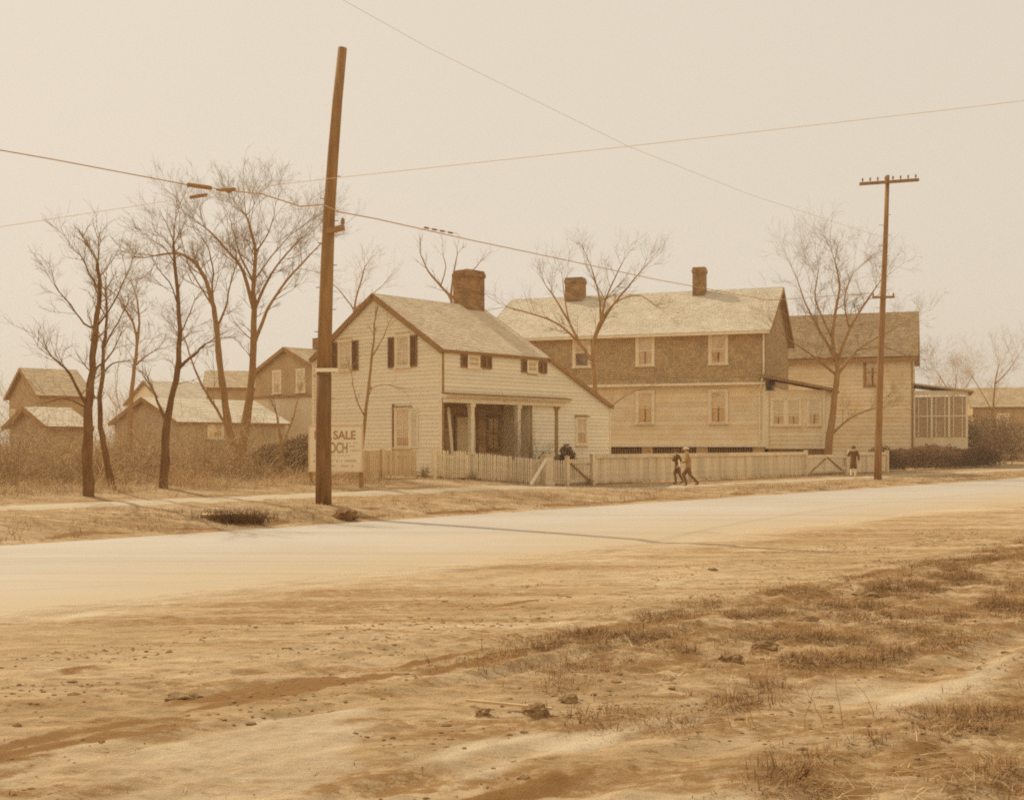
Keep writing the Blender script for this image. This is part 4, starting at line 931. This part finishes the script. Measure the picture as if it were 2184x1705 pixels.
# ------------------------------------------------------------------ shrubs, hedge, brush, grass
def blades(name, pts, hmin, hmax, wd, m, lean=.5, seg=2, kind='stuff', curl=.6, hmap=None):
    n = len(pts); P = np.array(pts, dtype=float)
    th = rng.uniform(0, 2*np.pi, n); h = rng.uniform(hmin, hmax, n)*(np.array([hmap(p[0],p[1]) for p in pts]) if hmap else 1); ln = rng.normal(0, lean, n)
    ax = np.stack([np.cos(th), np.sin(th)], 1); px = np.stack([-np.sin(th), np.cos(th)], 1)
    ws = wd*rng.uniform(.6,1.4,n)
    V = []; 
    for k in range(seg+1):
        f = k/seg; horiz = (ln*f + curl*ln*f*f)*h; z = h*f*(1-.25*np.abs(ln)*f)
        c = np.stack([P[:,0]+ax[:,0]*horiz, P[:,1]+ax[:,1]*horiz, P[:,2]+z], 1)
        wk = ws*(1-.85*f)/2
        for sgn in (-1,1):
            V.append(np.stack([c[:,0]+sgn*px[:,0]*wk, c[:,1]+sgn*px[:,1]*wk, c[:,2]], 1))
    V = np.stack(V, 1); S = 2*(seg+1)
    idx = np.arange(n)[:,None]*S
    Fq = np.concatenate([np.stack([idx[:,0]+2*k, idx[:,0]+2*k+1, idx[:,0]+2*k+3, idx[:,0]+2*k+2], 1) for k in range(seg)], 0)
    me = bpy.data.meshes.new(name); V = V.reshape(-1,3)
    me.vertices.add(len(V)); me.vertices.foreach_set('co', V.ravel())
    me.loops.add(len(Fq)*4); me.polygons.add(len(Fq)); me.loops.foreach_set('vertex_index', Fq.ravel().astype(np.int32))
    me.polygons.foreach_set('loop_start', np.arange(len(Fq), dtype=np.int32)*4); me.polygons.foreach_set('loop_total', np.full(len(Fq),4,dtype=np.int32))
    me.update(); me.validate(); me.materials.append(m)
    o = bpy.data.objects.new(name, me); col.objects.link(o); o['kind'] = kind; return o
def gz(x, y): return zg(x, y) + relief(x, y)
def scatter(n, s0, s1, n0, n1, keep=None):
    out = []
    for _ in range(n):
        s = random.uniform(s0,s1); q = random.uniform(n0,n1)
        if keep and random.random() > keep(s,q): continue
        x, y = xy(s,q); out.append((x,y,gz(x,y)-.01))
    return out
# verge grass between fence and road, thin and dry
def keep_verge(s, n):
    if 2.6 < n < 4.4: return .04
    c = fbm(s*.6, n*.9, 4, 3)
    return max(0, min(1, .45 + 1.1*c)) * (1 - sstep(7.2,7.75,n))
tag(blades('verge_grass', scatter(52000,-38,42,.1,7.7,keep_verge), .03,.13,.012, M['straw'], .7), 'short dry straw-coloured grass on the verge by the road', 'grass')
tag(blades('weed_clumps', scatter(20000,-38,42,5.6,7.7,lambda s,n: 1.0*(fbm(s*1.1,n*1.6,9,3) > .18)), .04,.17,.011, M['grassd'], .6), 'dark weed clumps along the road edge bank', 'weeds')
# vacant lot at the left: tall straw in front, tangled dark brush behind
def keep_lot(s, n): return .35 + .65*max(0, min(1, .5+fbm(s*.5,n*.5,2,3)*1.3))
tag(blades('dead_grass', scatter(42000,-32,-2.5,-5,1.2,keep_lot), .12,.55,.012, M['straw'], .95, hmap=lambda x,y: max(.25, .7+1.0*fbm(x*.7,y*.7,16,3))), 'pale dead grass on the vacant lot left of the sign', 'grass')
tag(blades('brush', scatter(42000,-50,-3.0,-16,-2.0,keep_lot), .35,1.25,.020, M['brush'], 1.25, 3, hmap=lambda x,y: max(.2, .75+1.5*fbm(x*.5,y*.5,6,3))*(1+.5*sstep(-3,-9,sn(x,y)[1]))), 'tangled brown brush filling the vacant lot at left', 'brush')
tag(blades('yard_grass', scatter(9000,0,40,-6,-.1,keep_lot), .05,.25,.014, M['straw'], .6), 'dry yard grass behind the front fences', 'grass')
tag(blades('fence_foot_weeds', scatter(3500,-3.5,30,-.25,.35,lambda s,n: max(0,min(1,.35+fbm(s*1.2,n,5,3)*1.6))), .08,.34,.012, M['grassd'], .55), 'ragged weeds at the foot of the fence', 'weeds')
# near verge
tag(blades('near_grass', scatter(480000,-25,2,20.6,27.4,lambda s,n: rough_band(s,n)*max(0,min(1,.40+2.4*fbm(s*.9,n*1.4,3,4)))), .03,.10,.006, M['grassd'], 1.35, hmap=lambda x,y: max(.25,.7+1.3*fbm(x*1.6,y*1.6,33,3))), 'trampled brown grass on the near verge at lower right', 'grass')
tag(blades('near_straw', scatter(70000,-25,2,20.6,27.4,lambda s,n: rough_band(s,n)*max(0,min(1,.30+2.0*fbm(s*.9,n*1.3,13,4)))), .02,.08,.005, M['straw'], 2.0), 'pale flattened straw on the near verge at lower right', 'grass')
tag(blades('shoulder_litter', scatter(26000,-30,0,17.5,27.2,lambda s,n: 1.0*(fbm(s*.8,n*2.0,23,4) > .28)), .01,.035,.008, M['grassd'], 1.3), 'scraps of dead grass strewn over the dirt shoulder', 'litter')

def shrub(name, label, p, h, r, stems, m, lev=2, seed=1, cat='shrub', leaf=None, nleaf=0, lw=.05, tw=.4, group=None):
    rs = random.Random(seed); root = empty(name, p, 0, label, cat, group); mb = MB()
    for i in range(stems):
        a = rs.uniform(0,6.28); d = Vector((math.cos(a)*r/h*rs.uniform(.1,.9), math.sin(a)*r/h*rs.uniform(.1,.9), 1)).normalized()
        q = Vector((math.cos(a)*r*.15, math.sin(a)*r*.15, -.05)); branch(mb, q, d, h*rs.uniform(.6,.95), .012, lev, rs, .03, .5)
    mb.build('stems', m, root)
    if leaf:
        V = []; Fc = []
        for i in range(nleaf):
            while True:
                d = Vector((rs.uniform(-1,1),rs.uniform(-1,1),rs.uniform(-1,1)))
                if .25 < d.length < 1: break
            lump = 1 + .28*NS(d*2.2 + Vector((seed,0,0)))
            c = Vector((d.x*r*lump, d.y*r*lump, h*.52 + d.z*h*.5*lump)); u_ = Vector((rs.gauss(0,1),rs.gauss(0,1),rs.gauss(0,1))).normalized(); v_ = u_.orthogonal().normalized()
            l = lw*rs.uniform(.6,1.5); k = len(V); V += [c-u_*l, c+v_*l*.4, c+u_*l, c-v_*l*.4]; Fc.append((k,k+1,k+2,k+3))
        lm = MB(); lm.v = [tuple(q) for q in V]; lm.f = Fc; lm.build('foliage', leaf, root)
    return root
def local(s, n): x, y = xy(s,n); return Vector((x,y,zg(x,y)))
shrub('climbing_shrub', 'tall leafless shrub at the right end of the porch', local(5.2,-1.25), 2.7,.9, 16, M['twig'], 2, 21)
shrub('climbing_shrub', 'thin leafless bush in front of the flush wall beside the pilaster', local(6.4,-1.2), 2.0,.7, 12, M['twig'], 2, 22)
shrub('evergreen_shrub', 'dark round evergreen below the lean-to window', local(8.05,-.75), 1.55,.42, 3, M['bark'], 1, 23, leaf=M['ever'], nleaf=2600, lw=.05)
shrub('evergreen_shrub', 'low dark evergreen behind the narrow picket panel', local(6.9,-.75), 1.25,.45, 3, M['bark'], 1, 24, leaf=M['ever'], nleaf=1500, lw=.05)
shrub('evergreen_shrub', 'dark dense bush behind the small sapling left of the sign', at(655,V0,39)*1 - Vector((0,0,1.5-.45)), 1.3,1.0, 4, M['bark'], 1, 25, leaf=M['clod'], nleaf=2600, lw=.07)
shrub('evergreen_shrub', 'dark bush clump left of the small forked sapling', at(585,V0,41)*1 - Vector((0,0,1.5-.45)), 1.0,.8, 4, M['bark'], 1, 26, leaf=M['clod'], nleaf=1600, lw=.07)
for i, (u, v, h) in enumerate(((1010,1024,.35),(1110,1030,.3),(905,1018,.42),(1255,1036,.4))):
    shrub('weed_tuft', ('dark weed tuft at the picket fence below the first porch column','dark weed tuft at the picket fence left of the leaning plank','dark weed tuft at the left end of the picket fence','dark weed tuft below the small garden gate')[i], on_ground(u,v), h,.28, 22, M['twig'], 1, 30+i, 'weeds')
# hedge at the right
hp = local(37.0,-1.0)
HG = empty('overgrown_hedge', hp, FR, 'long dark overgrown hedge at the right beyond the last fence', 'hedge')
V = []; Fc = []; rs = random.Random(8)
for i in range(16000):
    a = rs.uniform(0,19); b = rs.uniform(-.6,.6); hh = 1.25*(1+.35*NS(Vector((a*.6,b,0)))+.2*NS(Vector((a*2.1,b,4)))); z = rs.uniform(.03,1)**.7*hh
    c = Vector((a,b,z)); u_ = Vector((rs.gauss(0,1),rs.gauss(0,1),rs.gauss(0,1))).normalized(); v_ = u_.orthogonal().normalized(); l = .07*rs.uniform(.6,1.5); k = len(V)
    V += [c-u_*l,c+v_*l*.45,c+u_*l,c-v_*l*.45]; Fc.append((k,k+1,k+2,k+3))
lm = MB(); lm.v = [tuple(q) for q in V]; lm.f = Fc; lm.build('foliage', M['ever'], HG)
mb = MB()
for i in range(45): a = rs.uniform(0,19); branch(mb, Vector((a,rs.uniform(-.3,.3),-.05)), Vector((0,0,1)), .9, .015, 1, rs, .0, .5)
mb.build('stems', M['bark'], HG)
for i, (u, Y_, h_, r_) in enumerate(((2062,86,3.4,1.5),(2105,88,4.2,1.9),(2150,90,3.6,2.0))):
    q = at(u, V0, Y_); q.z = zg(q.x, q.y)
    shrub('overgrown_bush', ('dark straggling bush beside the glazed porch','tallest dark straggling bush at the right edge','dark straggling bush at the extreme right')[i], q, h_, r_, 14, M['bark'], 2, 50+i, leaf=M['clod'], nleaf=2600, lw=.11)
# far woods closing the horizon
fwm = MB(); rs = random.Random(77)
for i in range(150):
    a = rs.uniform(R(-48),R(48)); d = rs.uniform(120,200); x, y = math.sin(a)*d, math.cos(a)*d; p = Vector((x,y,zg(x,y)-.2)); h_ = rs.uniform(4,8)
    branch(fwm, p, Vector((rs.gauss(0,.08),0,1)), h_, .12, 3, rs, .08, .55)
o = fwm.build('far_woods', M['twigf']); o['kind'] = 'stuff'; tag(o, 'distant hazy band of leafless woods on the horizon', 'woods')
far_house('far_building', 'dark far building at the right edge beyond the hedge', 2075, 104, R(-18), 9, 8, -.2, 4.9, 6.7, M['shingle'], M['roofC'], wins=[('front',2.5,2.6,.9,1.5)])
# brambles tangled through the vacant lot
for bi, (bn, mt_) in enumerate((('brambles','twig'),('bramble_canes','straw'))):
  bm_ = MB(); rs = random.Random(31+bi)
  for i in range(200):
    s_ = rs.uniform(-34,-4); n_ = rs.uniform(-10,-1.2); x, y = xy(s_,n_)
    for q in range(rs.randint(2,4)):
        branch(bm_, Vector((x,y,zg(x,y)-.03)), Vector((rs.gauss(0,.7),rs.gauss(0,.7),1)), rs.uniform(.8,2.2), .013, 2 if q == 0 else 1, rs, -.10, .8)
  o = bm_.build(bn, M[mt_]); o['kind'] = 'stuff'; tag(o, ('arching dark brambles over the brush at left','pale bent canes standing in the brush at left')[bi], 'brambles')

# ------------------------------------------------------------------ roadside bits
def clod(label, p, rx, ry, rz_, seed, name='earth_clod', m='clod', cat='clod', group=None):
    import bmesh
    bm = bmesh.new(); bmesh.ops.create_icosphere(bm, subdivisions=3, radius=1)
    for v in bm.verts:
        k = 1 + .45*NS(v.co*1.7 + Vector((seed,0,0))) + .30*NS(v.co*4.5 + Vector((0,seed,0))); v.co = Vector((v.co.x*rx*k, v.co.y*ry*k, v.co.z*rz_*k))
    me = bpy.data.meshes.new(name); bm.to_mesh(me); bm.free(); me.materials.append(M[m])
    o = bpy.data.objects.new(name, me); col.objects.link(o); o.location = p; return tag(o, label, cat, group)
q = on_ground(736,1106); clod('dark lump of tarred stone at the road edge below the pole', q + Vector((0,0,.06)), .28,.2,.16, 2, 'dark_stone', 'tar', 'stone')
# drain mouth in the bank with a pale slab above
q = on_ground(500,1112); DR = empty('drain_mouth', q, FR-R(38), 'dark drain opening in the bank with pale slab above', 'drain')
mb = MB(); mb.hexa([(-.74,.16,.10),(.30,.12,.11),(.34,.42,.12),(-.70,.45,.12),(-.74,.16,.145),(.30,.12,.15),(.34,.42,.16),(-.70,.45,.16)]); mb.build('lintel_slab', M['slab'], DR)
mb = MB(); rs = random.Random(3); pp = [Vector((-.62+i*.124, .06+.05*NS(Vector((i,1,0))), .0+.03*NS(Vector((i*.7,0,2))))) for i in range(11)]
mb.tube(pp, [.02,.09,.13,.12,.15,.13,.15,.14,.12,.08,.02], 9); mb.build('hollow', M['dark'], DR)  # solid lump, no cut opening; the shade inside is only its dark colour
mb = MB()
for i in range(620):
    a = random.gauss(.02,.42); c = Vector((a, random.uniform(-.22,.12), random.uniform(-.05,.06))); branch(mb, c, Vector((random.gauss(0,.5),random.gauss(-.2,.4),1)), random.uniform(.10,.26), .006, 1 if i%3==0 else 0, random, 0, .5)
mb.build('dead_weeds', M['barkd'], DR)
for i, (u, v, w_, h_, d_) in enumerate(((1215,1500,.16,.06,'centre'),(1140,1525,.22,.08,'')  ,(1030,1528,.13,.05,''),(390,1487,.30,.05,''),(1520,1215,.2,.04,''),(1845,1272,.42,.07,''),(1630,1390,.28,.07,''),(1560,1420,.22,.06,''),(1185,1380,.2,.05,''),(1725,1330,.2,.07,''))):
    labs = ('dark clod in the centre foreground dirt','broad dark clod at bottom centre','small dark clod at bottom left of centre','flat dark clod on the left dirt shoulder','dark crumb of earth on the shoulder below the boys','long dark clod at the top of the near rough grass','dark clod inside the rough grass patch','dark clod at the left edge of the rough grass','small dark clod in the middle of the wheel ruts','round dark clod amid the rough grass')
    p = on_ground(u,v); s_, n_ = sn(p.x,p.y); p.z = gz(p.x,p.y) + h_*.05
    clod(labs[i], p, w_*.40, w_*.30, h_*.75, i*3.1, group='earth clods')
import bmesh
_b = bmesh.new(); bmesh.ops.create_icosphere(_b, subdivisions=1, radius=1); ICO = ([tuple(v.co) for v in _b.verts], [tuple(v.index for v in f.verts) for f in _b.faces]); _b.free()
lc = MB(); rs = random.Random(5)
for i in range(16000):
    s_ = rs.uniform(-29,-3); n_ = rs.uniform(18.5,27.2)
    if fbm(s_*.7, n_*1.4, 41, 3) < .12: continue
    x, y = xy(s_,n_); r = rs.uniform(.004,.015)*(1.7 if rs.random() < .08 else 1); c = Vector((x,y,gz(x,y)+r*.1)); k = len(lc.v); sx, sy = rs.uniform(.7,1.9), rs.uniform(.7,1.5)
    for q in ICO[0]: lc.v.append(tuple(c+Vector((q[0]*sx*rs.uniform(.7,1.3),q[1]*sy*rs.uniform(.7,1.3),q[2]*rs.uniform(.35,.8)))*r))
    lc.f += [(k+a,k+b,k+d) for a,b,d in ICO[1]]
o = lc.build('loose_clods', M['clod']); o['kind'] = 'stuff'; tag(o, 'crumbs of loose earth strewn over the foreground', 'earth')
p = on_ground(1085,1515); mb = MB(); mb.beam(Vector((-.28,.12,.02)),Vector((.28,-.16,.03)),.02,.015); o = mb.build('dead_stick', M['straw']); o.location = (p.x,p.y,gz(p.x,p.y)+.015); tag(o, 'pale dead stick lying in the foreground dirt', 'stick')
# dry weed stalks in the right foreground
for i, (u, v, us, hh) in enumerate(((1800,1560,(0,-8,-12,-20),.42),(1712,1560,(0,12,30,45),.35),(1760,1555,(0,-14,-34,-48),.33),(1560,1560,(0,-6,-18,-26),.26),(1620,1560,(0,-18,-36,-50),.3),(1866,1540,(0,-4,-20,-42),.24))):
    p = on_ground(u,v); p.z = gz(p.x,p.y); kk = p.y/F; pt = [Vector((0,0,-.02))] + [Vector((us[j]*kk, .03*j, hh*j/3)) for j in (1,2,3)]
    cp = catenary(pt,3); mb = MB(); mb.tube([q_ + Vector((random.gauss(0,.004),random.gauss(0,.004),0)) for q_ in cp], [.0024-.0017*i_/len(cp) for i_ in range(len(cp))], 5); 
    o = mb.build('weed_stalk', M['bark'])
    o.location = p; tag(o, ('tallest thin dry stalk in the right foreground','dry stalk bending right from the tallest one’s left','dry stalk leaning left beside the tallest one','leftmost short dry stalk in the right foreground','dry stalk leaning left, second from the left','rightmost short arching dry stalk')[i].replace('’',"'"), 'weed', 'dry weed stalks')

# ------------------------------------------------------------------ people
def skin(name, verts, edges, radii, m, parent, sub=1):
    me = bpy.data.meshes.new(name); me.from_pydata([tuple(v) for v in verts], edges, []); me.materials.append(m)
    o = bpy.data.objects.new(name, me); col.objects.link(o); o.parent = parent
    md = o.modifiers.new('skin', 'SKIN'); md.use_smooth_shade = True
    for i, r in enumerate(radii):
        sv = me.skin_vertices[0].data[i]; sv.radius = (r, r) if not hasattr(r,'__len__') else r
        sv.use_root = (i == 0)
    if sub: s = o.modifiers.new('sub', 'SUBSURF'); s.levels = sub; s.render_levels = sub
    return o
def person(label, pos, rz, h, legs, arms, jacket, trouser, sockm, capm=None, longcoat=False, hold=None, lean=.03):
    """legs: (hip, knee, ankle) offsets per side; arms: elbow and hand offsets, in units of height; faces -y"""
    P = empty('person', pos, rz, label, 'person', 'boys on the path')
    hip = Vector((0,0,.50)); ch = Vector((0,-lean,.72)); nk = Vector((0,-lean*1.3,.825)); hd = Vector((0,-lean*1.6-.008,.90)); tp = Vector((0,-lean*1.6,.958))
    V = [hip, Vector((0,-lean*.5,.61)), ch, nk, hd, tp]; E = [(0,1),(1,2),(2,3),(3,4),(4,5)]; Rr = [(.075,.055),(.07,.052),(.085,.058),.032,(.056,.066),.045]
    for sd, (kn, an) in zip((-1,1), legs):
        i = len(V); hp_ = Vector((sd*.045,0,.47)); kn = Vector(kn); an = Vector(an)
        V += [hp_, kn, an, an+Vector((0,-.07,-.012))]; E += [(0,i),(i,i+1),(i+1,i+2),(i+2,i+3)]; Rr += [.05,.036,.024,.02]
    hands = []
    for sd, (el, ha) in zip((-1,1), arms):
        i = len(V); sh = Vector((sd*.10,-lean,.79)); el = Vector(el); ha = Vector(ha)
        V += [sh, el, ha]; E += [(2,i),(i,i+1),(i+1,i+2)]; Rr += [.034,.026,.019]
        d = (ha-el).normalized(); pm = ha + d*.035; V.append(pm); E.append((i+2,i+3)); Rr.append((.022,.014)); hands.append((pm,d,sd,i+3))
        x = d.orthogonal().normalized()
        for f in range(4):
            b = pm + x*(f-1.5)*.011 + d*.02; t = b + d*(.026 + (.006 if f in (1,2) else 0)) + Vector((0,-.008,0)); k = len(V); V += [b, t]; E += [(i+3,k),(k,k+1)]; Rr += [.0055,.0045]
        b = ha + d*.012 + x*.024; t = b + d*.02 + x*.008; k = len(V); V += [b,t]; E += [(i+3,k),(k,k+1)]; Rr += [.006,.005]
    S = lambda vs: [v*h for v in vs]; Q = lambda rs_: [tuple(q*h for q in r) if hasattr(r,'__len__') else r*h for r in rs_]
    body = skin('body', S(V), E, Q(Rr), M['skin'], P)
    # face: nose, ears, eyes, mouth
    fc = MB(); c = hd*h; rr = .066*h
    for sx in (-1,1):
        fc.box(c.x+sx*.024*h-.007*h,c.x+sx*.024*h+.007*h,c.y-rr*1.02,c.y-rr*.9,c.z+.004*h,c.z+.012*h)
    fc.box(c.x-.016*h,c.x+.016*h,c.y-rr*.98,c.y-rr*.86,c.z-.036*h,c.z-.029*h); fc.build('eyes_and_mouth', M['hair'], P)
    no = MB(); no.tube([c+Vector((0,-rr*.9,.006*h)),c+Vector((0,-rr*1.18,-.014*h)),c+Vector((0,-rr*.9,-.02*h))],[.005*h,.010*h,.005*h],6)
    for sx in (-1,1): no.tube([c+Vector((sx*.054*h,.0,.012*h)),c+Vector((sx*.064*h,.004*h,0)),c+Vector((sx*.054*h,0,-.018*h))],[.005*h,.01*h,.005*h],6)
    no.build('nose_and_ears', M['skin'], P, True)
    # jacket
    V2 = [Vector((0,0,.60)), Vector((0,-lean,.735)), Vector((0,-lean*1.2,.805))]; E2=[(0,1),(1,2)]; R2=[(.092,.07),(.098,.072),(.06,.05)]
    hem = .37 if longcoat else .42
    V2.append(Vector((0,.0,hem))); E2.append((0,3)); R2.append((.105,.085))
    for sd, (el, ha) in zip((-1,1), arms):
        i = len(V2); el = Vector(el); ha = Vector(ha); V2 += [Vector((sd*.105,-lean,.785)), el, el.lerp(ha,.88)]; E2 += [(1,i),(i,i+1),(i+1,i+2)]; R2 += [.045,.038,.031]
    skin('jacket', S(V2), E2, Q(R2), jacket, P, 2)
    V3=[Vector((0,0,.50))]; E3=[]; R3=[(.062,.05)]
    for sd, (kn, an) in zip((-1,1), legs):
        i = len(V3); kn = Vector(kn); V3 += [Vector((sd*.045,0,.45)), kn+(kn-Vector((sd*.045,0,.47)))*.16]; E3 += [(0,i),(i,i+1)]; R3 += [.058,.053]
    skin('knickers', S(V3), E3, Q(R3), trouser, P, 2)
    for sd, (kn, an) in zip((-1,1), legs):
        kn = Vector(kn); an = Vector(an)
        skin('stocking', S([kn+(an-kn)*-.06, kn.lerp(an,.4)+Vector((0,.008,0)), an+(an-kn)*.12]), [(0,1),(1,2)], Q([.038,.038,.03]), sockm, P)
        skin('shoe', S([an+Vector((0,.02,-.012)), an+Vector((0,-.035,-.018)), an+Vector((0,-.085,-.022))]), [(0,1),(1,2)], Q([.03,.026,.022]), M['shoe'], P)
    co = MB(); n_ = nk*h
    co.tube([n_+Vector((0,.0,-.03*h)),n_+Vector((0,.0,.0))],[.055*h,.042*h],12,cap=False); co.build('collar', M['paper'], P, True)
    # hair and cap
    hm = MB(); c2 = c+Vector((0,.008*h,.014*h)); rings=[(0.052,-.03),(.060,-.005),(.060,.030),(.045,.050),(.012,.058)]
    hm.tube([c2+Vector((0,.012*h,z*h)) for _,z in rings],[r*h for r,_ in rings],12); hm.build('hair', M['hair'], P, True)
    if capm:
        cm = MB(); cm.tube([c+Vector((0,.004*h,z*h)) for z in (.018,.026,.042,.062,.074)],[r*h for r in (.066,.082,.088,.066,.02)],14); ca = cm.build('cap', capm, P, True)
        bm_ = MB(); bm_.hexa([c+Vector(q)*h for q in ((-.05,-.05,.014),(.05,-.05,.014),(.036,-.115,.004),(-.036,-.115,.004),(-.05,-.05,.024),(.05,-.05,.024),(.036,-.115,.011),(-.036,-.115,.011))]); bm_.build('peak', capm, ca)
    return P, [ (p*h, d) for p,d,_,_ in hands]
p1 = on_ground(1468,1037); p2 = on_ground(1448,1033); p3 = on_ground(1820,1019)
hK = lambda p, px: px*p.y/F
wl = lambda sp: [((-.05,-.10*sp,.29),(-.05,-.04*sp,.05)), ((.05,.04*sp,.28),(.05,.19*sp,.085))]
P1, h1 = person('boy in light cap and brown jacket striding along the path', p1, R(-98), hK(p1,86), wl(1.25), [((-.14,.05,.63),(-.12,.0,.52)),((.14,-.07,.62),(.08,-.17,.60))], M['tweed'], M['knick'], M['knick'], M['cap'])
P2, h2 = person('boy in dark coat walking beside the boy in the light cap', p2+Vector((0,.35,0)), R(-70), hK(p2,78), wl(.7), [((-.16,-.02,.64),(-.08,-.12,.70)),((.15,.03,.63),(.12,-.04,.53))], M['coat'], M['knick'], M['knick'], M['coat'], True)
P3, h3 = person('lone boy in dark coat and pale stockings near the right pole', p3, R(150), hK(p3,71), wl(.45), [((-.17,.02,.63),(-.15,-.03,.51)),((.17,-.05,.66),(.15,-.14,.74))], M['coat'], M['coat'], M['sock'], None, True)
def held(P, loc, size, label, m):
    mb = MB(); mb.box(-size[0]/2,size[0]/2,-size[1]/2,size[1]/2,-size[2]/2,size[2]/2); bpy.context.view_layer.update()
    o = mb.build('paper_bundle', m); o.location = P.matrix_world @ loc; o.rotation_euler = (R(12),R(-18),P.rotation_euler.z); tag(o, label, 'bundle', 'white bundles')
held(P1, h1[1][0]+Vector((0,-.03,-.03)), (.22,.05,.26), 'white paper bundle in the hands of the boy in the light cap', M['paper'])
held(P3, h3[1][0]+Vector((0,-.04,.02)), (.26,.10,.20), 'white bundle on the shoulder of the lone boy', M['paper'])

# ------------------------------------------------------------------ haze
hz = MB(); hz.box(-1050,1050,-1050,1050,-1.6,17.5)
hm_ = bpy.data.materials.new('thin warm haze'); hm_.use_nodes = True; nt = hm_.node_tree
nt.nodes.remove(nt.nodes['Principled BSDF'])
pv = nt.nodes.new('ShaderNodeVolumePrincipled'); pv.inputs['Color'].default_value = (.97,.82,.60,1); pv.inputs['Density'].default_value = .0011; pv.inputs['Anisotropy'].default_value = .25
nt.links.new(pv.outputs[0], nt.nodes['Material Output'].inputs['Volume'])
ho = hz.build('haze', hm_); ho['kind'] = 'stuff'
